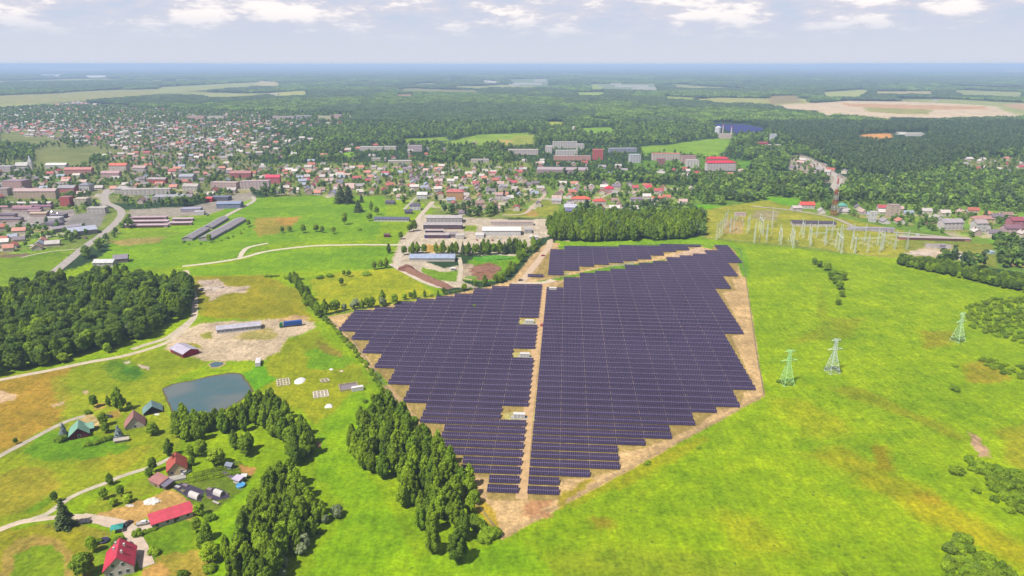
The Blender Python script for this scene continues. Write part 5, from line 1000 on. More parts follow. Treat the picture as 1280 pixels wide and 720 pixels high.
# -- ordinary houses: generated streets, the largest stand as things of their own
RC = [((200, 112, 92), 'terracotta'), ((222, 150, 128), 'pale orange'), ((200, 92, 98), 'red'), ((182, 172, 176), 'grey'), ((212, 202, 198), 'pale grey'), ((172, 140, 128), 'brown'), ((140, 126, 138), 'dark'), ((218, 185, 176), 'pink'), ((232, 224, 218), 'whitish'), ((172, 182, 202), 'bluish'), ((225, 212, 205), 'cream'), ((205, 195, 192), 'light stone')]
WCs = [(242, 236, 230), (236, 220, 205), (240, 230, 205), (228, 212, 208), (215, 190, 175)]
rh_ = random.Random(21); houses = []
def district(name, poly, sx, sy, yaw, p=.85, w_=(8, 12), clear=True):
    pw = [tuple(P(*q).xy) for q in poly]; cx_ = sum(q[0] for q in pw) / len(pw); cy_ = sum(q[1] for q in pw) / len(pw); ext = max(max(abs(q[0] - cx_), abs(q[1] - cy_)) for q in pw) * 1.5
    ca2, sa2 = math.cos(R(yaw)), math.sin(R(yaw)); n1, n2 = int(ext / sx) + 1, int(ext / sy) + 1
    for i in range(-n1, n1):
        for j in range(-n2, n2):
            if rh_.random() > p: continue
            u = i * sx + rh_.uniform(-.22, .22) * sx; v = j * sy + rh_.uniform(-.2, .2) * sy
            X, Y = cx_ + u * ca2 - v * sa2, cy_ + u * sa2 + v * ca2
            if Y < 200 or not inpoly(np.array([X]), np.array([Y]), pw)[0]: continue
            if any((X - a) ** 2 + (Y - b_) ** 2 < r_ * r_ for a, b_, r_ in occupied): continue
            houses.append((rh_.uniform(*w_) * F / (Y * cs + H * sn), X, Y, rh_.choice((7, 8, 9)), rh_.choice((9, 11, 13)), rh_.choice((3, 4.5)), yaw + rh_.choice((0, 90)) + rh_.uniform(-6, 6), rh_.randrange(len(RC)), rh_.randrange(len(WCs)), name))
            occupied.append((X, Y, 8)) if Y < 1300 else None
district('the hill suburb', [(-40, 160), (-40, 142), (60, 133), (95, 128), (160, 134), (230, 138), (330, 142), (335, 160), (305, 172), (280, 188), (190, 190), (120, 183), (60, 174)], 23, 33, 12, .78)
district('the wooded suburb', [(190, 180), (330, 166), (470, 186), (330, 200), (180, 205), (120, 198)], 25, 34, 8, .72)
district('the central woods', [(330, 186), (640, 178), (650, 204), (330, 204)], 36, 44, 8, .5)
district('the far suburb', [(330, 143), (400, 145), (450, 146), (440, 156), (360, 166), (330, 168)], 34, 48, 5, .7)
district('the old town', [(-20, 206), (60, 214), (110, 224), (170, 206), (250, 205), (330, 206), (330, 226), (250, 246), (150, 250), (140, 225), (60, 228), (-20, 232)], 24, 30, 8, .7)
district('the works quarter', [(-20, 232), (60, 230), (150, 226), (250, 226), (318, 240), (250, 250), (160, 258), (120, 246), (-20, 252)], 26, 26, 4, .6)
district('the middle suburb', [(322, 206), (480, 210), (560, 208), (650, 209), (660, 222), (560, 226), (470, 222), (340, 222)], 20, 28, -4, .72)
district('the gardens suburb', [(325, 222), (480, 223), (660, 224), (690, 240), (676, 248), (600, 262), (560, 260), (536, 240), (480, 245), (340, 245)], 19, 24, 6, .74)
district('the belt suburb', [(690, 228), (870, 236), (862, 256), (800, 272), (720, 270), (690, 262)], 21, 26, -8, .65)
district('the roadside row', [(988, 198), (1010, 200), (1040, 212), (1112, 223), (1112, 229), (1060, 227), (1035, 220), (990, 220)], 22, 30, -30, .75)
district('the right village', [(1200, 199), (1290, 198), (1290, 226), (1230, 222), (1205, 212)], 26, 34, 5, .6)
district('the mast village', [(985, 262), (1060, 256), (1180, 262), (1290, 268), (1290, 300), (1210, 296), (1130, 286), (1040, 270)], 24, 28, -5, .6)
district('the allotments', [(-20, 285), (36, 288), (60, 300), (80, 306), (20, 318), (-20, 320)], 13, 15, 20, .4, (4, 5))
district('the estate', [(650, 200), (760, 206), (880, 214), (930, 216), (930, 224), (660, 222)], 28, 30, 0, .5)
district('the allotments', [(560, 262), (640, 258), (690, 256), (670, 262), (600, 270), (560, 271)], 14, 14, 0, .3, (4, 5))
houses.sort(key=lambda q: -q[0]); NH = 225
print('houses', len(houses))
cnt = {}
hk, hr = houses[:NH], houses[NH:]
hk.sort(key=lambda q: (q[9], q[7], q[1] / q[2]))
for s_, X, Y, d, w_, h, yw, ci, wi, dn in hk:
    if dn == 'the allotments': d, w_, h = 4, 5, 2.4
    key = (dn, ci); cnt[key] = cnt.get(key, 0) + 1; cl = RC[ci][1]
    B('garden_hut' if h < 3 else 'house', '%s roofed %s in %s, %s from the left of that colour there' % (cl, 'hut' if h < 3 else 'house', dn, ordw(cnt[key])), 0, 0, w_, d, h, 1.2 if h < 3 else 3.0, round(yw), WCs[wi], RC[ci][0], 'gable', win=2, chim=1 if h > 3 and s_ > 8.5 else 0, cat='hut' if h < 3 else 'house', group='houses of ' + dn, loc=(X, Y))
# the rest of the town: too many to single out
allV = []; allM = []; mats_ = [rmat(WCs[i], 'wall') for i in range(5)] + [rmat(c_[0]) for c_ in RC]
for s_, X, Y, d, w_, h, yw, ci, wi, dn in hr:
    a = R(yw); x, y_ = w_ / 2, d / 2; rh = 2.8; ov = .5
    wl = [[(-x, -y_, 0), (x, -y_, 0), (x, -y_, h), (-x, -y_, h)], [(x, y_, 0), (-x, y_, 0), (-x, y_, h), (x, y_, h)], [(x, -y_, 0), (x, y_, 0), (x, y_, h), (x, -y_, h)], [(-x, y_, 0), (-x, -y_, 0), (-x, -y_, h), (-x, y_, h)],
          [(x, -y_, h), (x, y_, h), (x, 0, h + rh), (x, 0, h + rh)], [(-x, y_, h), (-x, -y_, h), (-x, 0, h + rh), (-x, 0, h + rh)]]
    rf = [[(-x - ov, -y_ - ov, h - .3), (x + ov, -y_ - ov, h - .3), (x + ov, 0, h + rh + .1), (-x - ov, 0, h + rh + .1)], [(x + ov, y_ + ov, h - .3), (-x - ov, y_ + ov, h - .3), (-x - ov, 0, h + rh + .1), (x + ov, 0, h + rh + .1)]]
    q = np.array(wl + rf, float); ca2, sa2 = math.cos(a), math.sin(a)
    allV.append(np.stack([X + q[..., 0] * ca2 - q[..., 1] * sa2, Y + q[..., 0] * sa2 + q[..., 1] * ca2, q[..., 2]], -1).reshape(-1, 3)); allM += [wi] * 6 + [5 + ci] * 2
o = linkmesh('distant_houses', quads_mesh('distant_houses', np.concatenate(allV), np.array(allM), mats_)); tag(o, 'hundreds of small far houses of the town behind the nearer ones', 'houses', kind='stuff')
# ------------------------------------------------------------------ far tree cover (kept off the houses)
hx = np.array([[q[1], q[2]] for q in houses] + [[a, b_] for a, b_, r_ in occupied]); cellset = {}
for a, b_, r_ in occupied: 
    for ii in range(int((a - r_ * .8) // 8), int((a + r_ * .8) // 8) + 1):
        for jj in range(int((b_ - r_ * .8) // 8), int((b_ + r_ * .8) // 8) + 1): cellset[(ii, jj)] = 1
for a, b_, r_ in ROADPTS:
    if b_ > 600:
        for ii in range(int((a - r_) // 8), int((a + r_) // 8) + 1):
            for jj in range(int((b_ - r_) // 8), int((b_ + r_) // 8) + 1): cellset[(ii, jj)] = 1
def blocked(X, Y): return np.array([(int(a // 8), int(b_ // 8)) in cellset for a, b_ in zip(X, Y)])
ROADS = [[(-1, 0)]]
for tier, (y0, y1, cell) in enumerate([(640, 1250, 7.6), (1250, 2300, 10.2)]):
    X, Y, rs = cover(y0, y1, cell, 40 + tier); clr = many(X, Y, WC); tw = many(X, Y, WT); pn = many(X, Y, WP); r_ = rs.rand(len(X)); dn = fbm(X / 90, Y / 130, 8, 3)
    keep_ = ~clr & ((~tw & (r_ < np.clip((dn - .30) * 6, .35, .97))) | (tw & (r_ < (.50 if tier == 0 else .38)))) | (~clr & pn)
    keep_ &= ~((farfield(X, Y) > .3) & ~tw & ~pn)
    X, Y, pn, tw = X[keep_], Y[keep_], pn[keep_], tw[keep_]; bl = blocked(X, Y); X, Y, pn, tw = X[~bl], Y[~bl], pn[~bl], tw[~bl]
    n = len(X); k = np.where(pn, 4 + rs.randint(0, 3, n), np.where(rs.rand(n) < .1, 4 + rs.randint(0, 3, n), rs.randint(0, 4, n))); sc = .72 + .5 * rs.rand(n); sc = np.where(tw, sc * .60, sc)
    print('tier', tier, n)
    scatter(['town_and_roadside_trees', 'middle_distance_woods'][tier], np.stack([X, Y, sc, rs.rand(n) * 6.28, k], 1), LO, ['the leafy mass of trees in and around the near edge of the town', 'the continuous woods and leafy suburbs in the middle distance'][tier])
X, Y, rs = cover(2300, 3300, 12, 77); ok = many(X, Y, WT) & (rs.rand(len(X)) < .5); X, Y = X[ok], Y[ok]; n = len(X)
scatter('hill_suburb_trees', np.stack([X, Y, (.62 + .4 * rs.rand(n)), rs.rand(n) * 6.28, rs.randint(0, 4, n)], 1), LO, 'the garden trees scattered all through the far hill suburb')
for tier, (y0, y1, cell, s0) in enumerate([(2300, 5200, 25, 1.0), (5200, 13500, 62, 2.5)]):
    X, Y, rs = cover(y0, y1, cell, 50 + tier, 1.08); clr = many(X, Y, WC); tw = many(X, Y, WT); r_ = rs.rand(len(X)); dn = fbm(X / 500, Y / 900, 9, 3)
    clr = clr | (farfield(X, Y) > .3); keep_ = ~clr & ((~tw & ((dn > .40) | (r_ < .8))) | (tw & (r_ < .0))); X, Y, dn = X[keep_], Y[keep_], dn[keep_]; n = len(X); print('tier', 2 + tier, n)
    k = np.where(dn > .47, 4 + rs.randint(0, 3, n), rs.randint(0, 4, n)); sc = s0 * (.8 + .3 * rs.rand(n))
    me_pts = np.stack([X, Y, sc, rs.randint(0, 4, n) * 1.5708, k], 1)
    src_ = PT if tier == 0 else PT2 if 'PT2' in globals() else None
    if src_ is None:
        src_ = []
        for p_ in PT:
            q_ = p_.copy(); co_ = np.empty(len(q_.vertices) * 3, np.float32); q_.vertices.foreach_get('co', co_); co_ = co_.reshape(-1, 3); co_[:, 2] *= .42; q_.vertices.foreach_set('co', co_.ravel()); src_.append(q_)
    scatter(['distant_forest', 'horizon_forest'][tier], me_pts, src_, ['the blue green forest beyond the town', 'the last hazy forest below the horizon'][tier])
# ------------------------------------------------------------------ pylons, mast, chimneys
def lattice(mb, base, top, z0, z1, n, r=.1, cx_=0, cy_=0, mi=0):
    """square lattice tower between half widths base and top"""
    pr = None
    for k in range(n + 1):
        t_ = k / n; w_ = base + (top - base) * t_; z = z0 + (z1 - z0) * t_; c_ = [(cx_ - w_, cy_ - w_, z), (cx_ + w_, cy_ - w_, z), (cx_ + w_, cy_ + w_, z), (cx_ - w_, cy_ + w_, z)]
        if pr:
            for i in range(4):
                mb.bar(pr[i], c_[i], r, n=4, mi=mi); mb.bar(pr[i], c_[(i + 1) % 4], r * .6, n=3, mi=mi); mb.bar(pr[(i + 1) % 4], c_[i], r * .6, n=3, mi=mi)
        for i in range(4): mb.bar(c_[i], c_[(i + 1) % 4], r * .6, n=3, mi=mi)
        pr = c_
GALV = mat('galvanised_lattice', (.46, .52, .54), .5, .1, 1, .2); PGREEN = mat('green_lattice', (.28, .50, .24), .6, .1, 1); INSU = mat('insulator', (.16, .11, .09), .3, .1, 3)
def pylon(px, py, h, m, lab, rz=.2, feet=3.3):
    c_ = P(px, py); o = empty('pylon', (c_.x, c_.y, 0), rz, lab, 'pylon', 'lattice pylons on the right meadow')
    b_ = MB(); lattice(b_, feet, .8, 0, h * .62, 5, .12); lattice(b_, .8, .7, h * .62, h, 5, .09); b_.build('tower', m, o)
    for z, ln in ((h * .70, 5.2), (h * .97, 3.2)):
        b_ = MB(); b_.bar((-ln, 0, z), (ln, 0, z), .13); b_.bar((-ln, 0, z), (-.7, 0, z + 1.3), .09); b_.bar((ln, 0, z), (.7, 0, z + 1.3), .09); b_.bar((-ln, 0, z), (-.7, .7, z - .3), .09); b_.bar((ln, 0, z), (.7, .7, z - .3), .09); a = b_.build('crossarm', m, o)
        for x in (-ln + .2, ln - .2, -ln * .5, ln * .5): i_ = MB(); i_.bar((x, 0, z - .1), (x, 0, z - 1.5), .11, n=6); i_.build('insulator', INSU, a)
    return o
pylon(1040, 465, 21.5, GALV, 'silver grey lattice pylon, the brighter of the close pair in the meadow'); pylon(983, 480, 21.5, PGREEN, 'green painted lattice pylon, left one of the close pair')
pylon(1197, 426, 20, mat('pale_green_lattice', (.36, .52, .34), .6, .1, 1), 'pale green lattice pylon standing alone near the right thicket', .4)
for px, py in ((983, 478), (1038, 462), (1197, 426)):
    c_ = P(px, py); rr2 = random.Random(px)
    for i in range(7):
        a = rr2.uniform(0, 6.28); q = rr2.uniform(1, 5.5); plant('bush', i % 3, c_.x + q * math.cos(a), c_.y + q * math.sin(a), rr2.uniform(.4, .75), a, 'bush %s under the %s' % (['first from the left', 'second from the left', 'third from the left', 'in the middle', 'third from the right', 'second from the right', 'last at the right'][i], {983: 'green pylon', 1038: 'silver pylon', 1197: 'lone right pylon'}[px]), 'bushes growing under the pylons')
REDM = mat('mast_red', alb(215, 95, 85), .6, .05); WHM = mat('mast_white', alb(235, 225, 222), .6, .05)
c_ = P(1042, 269); o = empty('radio_mast', (c_.x, c_.y, 0), .3, 'tall red and white lattice radio mast behind the substation', 'mast'); b_ = MB(); nsec = 7
for k in range(nsec): t0, t1 = k / nsec, (k + 1) / nsec; lattice(b_, 2.6 * (1 - t0) + .5, 2.6 * (1 - t1) + .5, 46 * t0, 46 * t1, 2, .24, mi=k % 2)
b_.build('lattice', [REDM, WHM], o); b_ = MB(); b_.bar((0, 0, 46), (0, 0, 52), .2, .08); b_.build('antenna', WHM, o)
for z in (28, 36): b_ = MB(); b_.bar((1.5, -1, z), (2.1, -1.4, z + .1), 1.0, 1.1, 10); b_.build('dish', WHM, o)
def chimney(px, py, h, r, lab, m, band=None):
    c_ = P(px, py); o = empty('smokestack', (c_.x, c_.y, 0), 0, lab, 'chimney'); b_ = MB(); b_.bar((0, 0, 0), (0, 0, h), r, r * .7, 14); b_.build('shaft', m, o); b_ = MB(); b_.bar((0, 0, h * .9), (0, 0, h + .6), r * .82, r * .8, 14); b_.build('cap', REDM, o)
chimney(903, 172, 33, 1.8, 'left tall pale chimney of the heating plant', mat('chimney_pale', alb(235, 222, 220), .8)); chimney(913.5, 173, 30, 1.8, 'right tall pale chimney of the heating plant', MATS['chimney_pale'])
c_ = P(897, 171); o = empty('silo', (c_.x, c_.y, 0), 0, 'fat white silo beside the heating plant chimneys', 'silo'); b_ = MB(); b_.bar((0, 0, 0), (0, 0, 24), 8, 8, 20); b_.build('drum', mat('silo_white', alb(235, 235, 242), .6), o); b_ = MB(); b_.bar((0, 0, 24), (0, 0, 27), 8.2, 2, 20); b_.build('roof', MATS['silo_white'], o)
B('heating_plant', 'cream heating plant building between its two chimneys', 908, 173, 34, 18, 11, .4, 0, (228, 210, 200), (220, 200, 195), 'flat', win=5, storeys=1, cat='plant')
c_ = P(717, 168); o = empty('water_tower', (c_.x, c_.y, 0), 0, 'cream water tower rising from the trees at the centre', 'tower'); b_ = MB(); b_.bar((0, 0, 0), (0, 0, 17), 3, 3, 14); b_.build('shaft', rmat((232, 220, 200), 'wall'), o); b_ = MB(); b_.bar((0, 0, 14), (0, 0, 20), 4.2, 4.0, 14); b_.bar((0, 0, 20), (0, 0, 22), 4.1, .5, 14); b_.build('tank', rmat((232, 220, 200), 'wall'), o)
c_ = P(37, 212); o = empty('church', (c_.x, c_.y, 0), .2, 'white church with a slim spire in the old town', 'church'); b_ = MB(); b_.prism([(-6, 0), (6, 0), (6, 8), (0, 13), (-6, 8)], -20, 0); b_.build('nave', rmat(WHITE, 'wall'), o); b_ = MB(); b_.box(0, 6, -3, 3, 0, 14); t_ = b_.build('tower', rmat(WHITE, 'wall'), o); b_ = MB(); b_.add([(0, -3, 14), (6, -3, 14), (6, 3, 14), (0, 3, 14), (3, 0, 26)], [(0, 1, 4), (1, 2, 4), (2, 3, 4), (3, 0, 4)]); b_.build('spire', rmat((225, 225, 228)), t_)
b_ = MB(); b_.prism([(-6.6, 7.6), (0, 13.1), (6.6, 7.6), (6.6, 7.9), (0, 13.5), (-6.6, 7.9)], -20.4, 0); b_.build('roof', rmat((205, 200, 195)), o)
for px, py, h, lab in ((193, 207, 22, 'slim white mast above the orange roofed school'), (216, 231, 16, 'white boiler chimney in the middle of the old town'), (348, 224, 20, 'white lamp mast beside the pink-red roof')): chimney(px, py, h, .9, lab, MATS['chimney_pale'])
# ------------------------------------------------------------------ substation: portal gantries and switchgear
SG = mat('gantry_steel', (.40, .44, .40), .5, .1, 1, .2)
def gantry_mesh(span, h, legs):
    col_ = MB(); lattice(col_, .8, .35, 0, h, 6, .07); cm = col_.mesh('column', SG)
    pk = MB(); lattice(pk, .35, .1, h, h + 5, 2, .08); pkm = pk.mesh('peak', SG)
    be = MB(); n = int(span / 2)
    for y_ in (-.4, .4):
        for z in (h - .5, h + .5): be.bar((-span / 2, y_, z), (span / 2, y_, z), .06, n=3)
    for k in range(n):
        x0 = -span / 2 + k * span / n; x1 = x0 + span / n; be.bar((x0, -.4, h - .5), (x1, -.4, h + .5), .05, n=3); be.bar((x0, .4, h + .5), (x1, .4, h - .5), .05, n=3); be.bar((x0, -.4, h + .5), (x1, .4, h + .5), .05, n=3)
    return cm, pkm, be.mesh('beam', SG), legs, span
GM = [gantry_mesh(26, 15, 3), gantry_mesh(17, 14, 2), gantry_mesh(9, 9, 2)]
INS = MB(); INS.bar((0, 0, 0), (0, 0, -1.8), .12, n=6); INS = INS.mesh('insulator', INSU)
GW = ['front left', 'second from the left', 'behind the second one', 'third from the left', 'fourth from the left', 'behind the fourth one', 'fifth from the left', 'sixth from the left', 'rear left', 'rear middle', 'rear right', 'tall rear one beside the control house', 'far right']
GP = [(899, 297, 0, 62), (943, 301, 0, 70), (951, 291, 0, 80), (990, 307, 0, 75), (1022, 308, 1, 10), (1030, 297, 1, 5), (1048, 313, 0, 78), (1084, 316, 0, 5), (915, 288, 1, 60), (965, 283, 1, 70), (1003, 296, 1, 75), (907, 283, 1, 65), (1118, 312, 0, 5)]
GP += [(958, 300, 1, 72), (975, 304, 1, 75), (935, 290, 1, 66), (1012, 303, 1, 74), (1066, 314, 1, 76), (1066, 303, 0, 6), (1100, 309, 1, 80), (1040, 303, 1, 8)]; GW += ['between the second and third', 'left neighbour of the third', 'just right of the left bay', 'right neighbour of the third', 'beside the fifth one', 'behind the beam of the fifth', 'left of the far right one', 'centre back']
for (px, py, k, rz), wd in zip(GP, GW):
    cm, pkm, bm_, legs, span = GM[k]; c_ = P(px, py); o = empty('gantry', (c_.x, c_.y, 0), R(rz), 'grey lattice portal gantry of the substation, %s' % wd, 'gantry', 'portal gantries of the substation'); h = 15 if k == 0 else 14 if k == 1 else 9
    for i in range(legs): x = -span / 2 + i * span / (legs - 1); cl = linkmesh('column', cm, o, (x, 0, 0)); linkmesh('peak', pkm, cl)
    b2 = linkmesh('beam', bm_, o)
    for i in range(6): linkmesh('insulator', INS, b2, (-span / 2 + (i + .7) * span / 6.4, 0, h - .5))
# one switchgear unit: frame, three posts with insulators
def gear(): 
    f_ = MB(); f_.box(-2, -1.85, -.1, .1, 0, 2.4); f_.box(1.85, 2, -.1, .1, 0, 2.4); f_.box(-2.1, 2.1, -.15, .15, 2.4, 2.6); f_ = f_.mesh('stand', SG)
    g_ = MB()
    for x in (-1.6, 0, 1.6): g_.bar((x, 0, 2.6), (x, 0, 4.6), .16, .12, 8); g_.bar((x, 0, 3.2), (x, 0, 3.35), .3, .3, 8); g_.bar((x, 0, 4.0), (x, 0, 4.15), .28, .28, 8)
    return f_, g_.mesh('insulators', mat('pale_insulator', (.42, .38, .36), .4))
ST, IN3 = gear(); n = 0; rg = random.Random(5)
BAY = [('left bay', [(900, 291), (906, 286), (912, 281), (921, 276), (929, 284), (922, 289), (913, 292), (928, 278)], 60), ('second bay', [(943, 296), (950, 293), (957, 290), (964, 295), (958, 299), (949, 300), (966, 288), (960, 284)], 70), ('third bay', [(985, 303), (992, 300), (999, 296), (996, 305), (988, 297), (978, 298), (974, 294), (1001, 290)], 72), ('middle bay', [(1028, 304), (1034, 306), (1040, 308), (1031, 300), (1038, 302), (1044, 304)], 5), ('fifth bay', [(1076, 307), (1082, 309), (1088, 311), (1079, 302), (1086, 304), (1092, 306)], 5), ('right bay', [(1106, 305), (1112, 307), (1118, 309), (1108, 300), (1115, 302), (1121, 304)], 5)]
for bn, pts, rz in BAY:
    for i, (px, py) in enumerate(sorted(pts)):
        c_ = P(px, py); o = empty('switchgear', (c_.x, c_.y, 0), R(rz), 'switchgear frame with three insulators in the %s, %s from the left' % (bn, ordw(i + 1)), 'switchgear', 'switchgear of the substation'); linkmesh('stand', ST, o); linkmesh('insulators', IN3, o)
fence([(878, 297), (930, 303), (1010, 311), (1085, 321), (1126, 322)], 'wire fence along the near side of the substation', 5, 2.2)
# ------------------------------------------------------------------ park equipment
TRW = mat('kiosk_white', alb(240, 238, 236), .5, .05); TRD = mat('kiosk_door', alb(205, 205, 205), .5, .05); CONCR = MATS['concrete']
for px, py, lab in ((662, 404, 'white transformer kiosk in the farthest clearing of the left solar block'), (656, 446, 'white transformer kiosk in the middle clearing of the left solar block'), (649, 522, 'white transformer kiosk in the nearest clearing beside the sandy track'), (691, 363, 'white transformer kiosk at the top of the right solar block')):
    c_ = P(px, py); o = empty('transformer_kiosk', (c_.x, c_.y, 0), yawt, lab, 'transformer', 'transformer kiosks in the solar park'); b_ = MB(); b_.box(-3, 3, -1.25, 1.25, .15, 2.4); b_.build('cabinet', TRW, o); b_ = MB(); b_.box(-3.15, 3.15, -1.4, 1.4, 2.4, 2.55); b_.build('roof', TRW, o); b_ = MB(); b_.box(-4.5, 4.5, -2, 2, 0, .15); b_.build('base', CONCR, o)
    for x in (-1.9, 0, 1.9): b_ = MB(); b_.box(x - .6, x + .6, -1.3, -1.25, .3, 2.4); b_.build('door', TRD, o)
# ------------------------------------------------------------------ vehicles
TY = mat('tyre', (.02, .02, .02), .9, .05); GLS = PANE; wheelm = MB(); wheelm.bar((0, -.11, 0), (0, .11, 0), .33, n=12); wheelm = wheelm.mesh('wheel', TY)
RIM = MB(); RIM.bar((0, -.12, 0), (0, .12, 0), .18, n=8); RIM = RIM.mesh('rim', STEEL)
def car(px, py, rz, colr, lab, loc=None, sc=1.0, name='parked_car', group=None, wheels=True):
    m = mat('paint_%d_%d_%d' % colr, alb(*colr), .3, .03, 1, .1, .6); c_ = P(px, py) if loc is None else loc
    o = empty(name, (c_.x, c_.y, .08), R(rz), lab, 'car', group); o.scale = (sc,) * 3
    b_ = MB(); b_.prism([(-2.15, .3), (2.1, .3), (2.2, .6), (2.05, .85), (1.0, .98), (-1.9, .98), (-2.2, .8)], -.88, .88, M=Matrix.Rotation(-math.pi / 2, 4, 'Z')); b_.build('body', m, o)
    b_ = MB(); v = [(-1.75, -.8, .98), (.85, -.8, .98), (.85, .8, .98), (-1.75, .8, .98), (-1.35, -.66, 1.45), (.1, -.66, 1.45), (.1, .66, 1.45), (-1.35, .66, 1.45)]; b_.add(v, [(0, 1, 5, 4), (1, 2, 6, 5), (2, 3, 7, 6), (3, 0, 4, 7)]); b_.build('windows', GLS, o)
    b_ = MB(); b_.box(-1.4, .14, -.68, .68, 1.45, 1.5); b_.build('roof', m, o)
    if wheels:
        for x in (-1.35, 1.35):
            for y_ in (-.82, .82): w__ = linkmesh('wheel', wheelm, o, (x, y_, .25)); linkmesh('rim', RIM, w__)
    return o
car(160, 656, 80, (70, 45, 50), 'dark maroon car parked on the gravel forecourt'); car(107, 654, 15, (90, 85, 80), 'dark grey car at the edge of the drive near the big spruce'); car(163, 683, 130, (50, 50, 70), 'dark blue car beside the white house'); car(677, 407, 85, (225, 60, 70), 'red car on the sandy track in the solar park'); car(679, 320, 40, (225, 40, 60), 'red car on the road at the top corner of the park')
car(135, 522, 10, (60, 65, 85), 'dark car under the olive tree between the cabins'); car(651, 351, 30, (60, 60, 70), 'dark car at the sandy junction above the solar park'); car(233, 592, 60, (230, 228, 230), 'white car on the terrace house yard')
# lorry
c_ = P(363, 408); o = empty('lorry', (c_.x, c_.y, 0), R(18), 'blue semi-trailer lorry with a green cab parked on the sandy yard', 'lorry'); b_ = MB(); b_.box(-4.6, 8.2, -1.3, 1.3, 1.2, 4.0); b_.build('trailer', mat('tarpaulin_blue', alb(45, 95, 185), .6, .1, stripes=(0, .8, .1)), o); b_ = MB(); b_.prism([(-7.4, .6), (-5.0, .6), (-5.0, 3.6), (-6.9, 3.6), (-7.5, 2.0)], -1.2, 1.2, M=Matrix.Rotation(math.pi / 2, 4, 'Z') @ Matrix.Scale(-1, 4, (0, 1, 0))); cab = b_.build('cab', mat('cab_green', alb(50, 140, 90), .4), o)
b_ = MB(); b_.box(-7.5, 8.0, -.5, .5, .8, 1.2); b_.build('chassis', STEEL, o)
for x in (-6.6, -4.2, 4.6, 5.9, 7.2):
    for y_ in (-1.1, 1.1): w__ = linkmesh('wheel', wheelm, o, (x, y_, .5)); w__.scale = (1.5, 1.5, 1.5)
# boat on the forecourt
c_ = P(180, 656); o = empty('boat', (c_.x, c_.y, .2), R(22), 'white motorboat laid up beside the long red roofed building', 'boat'); b_ = MB(); hull = [(-2.9, -1.0), (1.2, -1.15), (2.6, -.5), (3.2, 0), (2.6, .5), (1.2, 1.15), (-2.9, 1.0)]; n = len(hull)
b_.add([(x * .85, y_ * .5, 0) for x, y_ in hull] + [(x, y_, 1.1) for x, y_ in hull], [tuple(range(n))[::-1]] + [(i, (i + 1) % n, n + (i + 1) % n, n + i) for i in range(n)]); b_.build('hull', mat('boat_white', alb(248, 248, 252), .35, .03), o)
b_ = MB(); b_.add([(x * .93, y_ * .9, .95) for x, y_ in hull], [tuple(range(n))]); b_.build('deck', mat('boat_deck', alb(205, 195, 190), .6), o); b_ = MB(); b_.box(-.9, 1.0, -.7, .7, .95, 1.7); b_.build('cabin', MATS['boat_white'], o); b_ = MB(); b_.box(1.0, 1.05, -.6, .6, 1.1, 1.6); b_.build('windscreen', PANE, o)
def disc(px, py, r, h, colr, name, lab, cat, rim=None, legs=0, sq=False):
    c_ = P(px, py); o = empty(name, (c_.x, c_.y, 0), .3, lab, cat); b_ = MB(); b_.bar((0, 0, h - .12), (0, 0, h), r, r, 4 if sq else 20); b_.build('mat' if legs else 'water', mat(name + '_top', alb(*colr), .5, .1), o)
    b_ = MB(); N_ = 20
    for i in range(N_): a, a2 = 6.2832 * i / N_, 6.2832 * (i + 1) / N_; b_.bar((r * math.cos(a), r * math.sin(a), h), (r * math.cos(a2), r * math.sin(a2), h), .12 if legs else .2, n=4)
    b_.build('rim', mat(name + '_rim', alb(*(rim or colr)), .5), o)
    if legs:
        for i in range(legs): a = 6.28 * i / legs; b_ = MB(); b_.bar((r * math.cos(a), r * math.sin(a), 0), (r * math.cos(a), r * math.sin(a), h), .05); b_.build('leg', STEEL, o)
    else: b_ = MB(); b_.bar((0, 0, 0), (0, 0, h - .15), r, r, 20); b_.build('wall', mat(name + '_rim', alb(*(rim or colr)), .5), o)
disc(130, 677, 1.9, .8, (55, 50, 80), 'trampoline', 'round dark trampoline on the lawn above the big tree', 'trampoline', (80, 70, 110), 6); disc(301, 608, 1.9, .9, (90, 175, 235), 'paddling_pool', 'round light blue pool at the corner of the garden plots', 'pool', (120, 190, 235))
c_ = P(147, 664); o = empty('garden_pavilion', (c_.x, c_.y, 0), .4, 'teal topped pavilion on the gravel forecourt', 'pavilion'); b_ = MB(); b_.add([(-2.3, -2, 2.1), (2.3, -2, 2.1), (2.3, 2, 2.1), (-2.3, 2, 2.1), (0, 0, 3.0)], [(0, 1, 4), (1, 2, 4), (2, 3, 4), (3, 0, 4), (3, 2, 1, 0)]); b_.build('canopy', mat('canopy_teal', alb(50, 170, 160), .6), o)
for x in (-2.1, 2.1):
    for y_ in (-1.8, 1.8): b_ = MB(); b_.bar((x, y_, 0), (x, y_, 2.1), .06); b_.build('post', TRW, o)
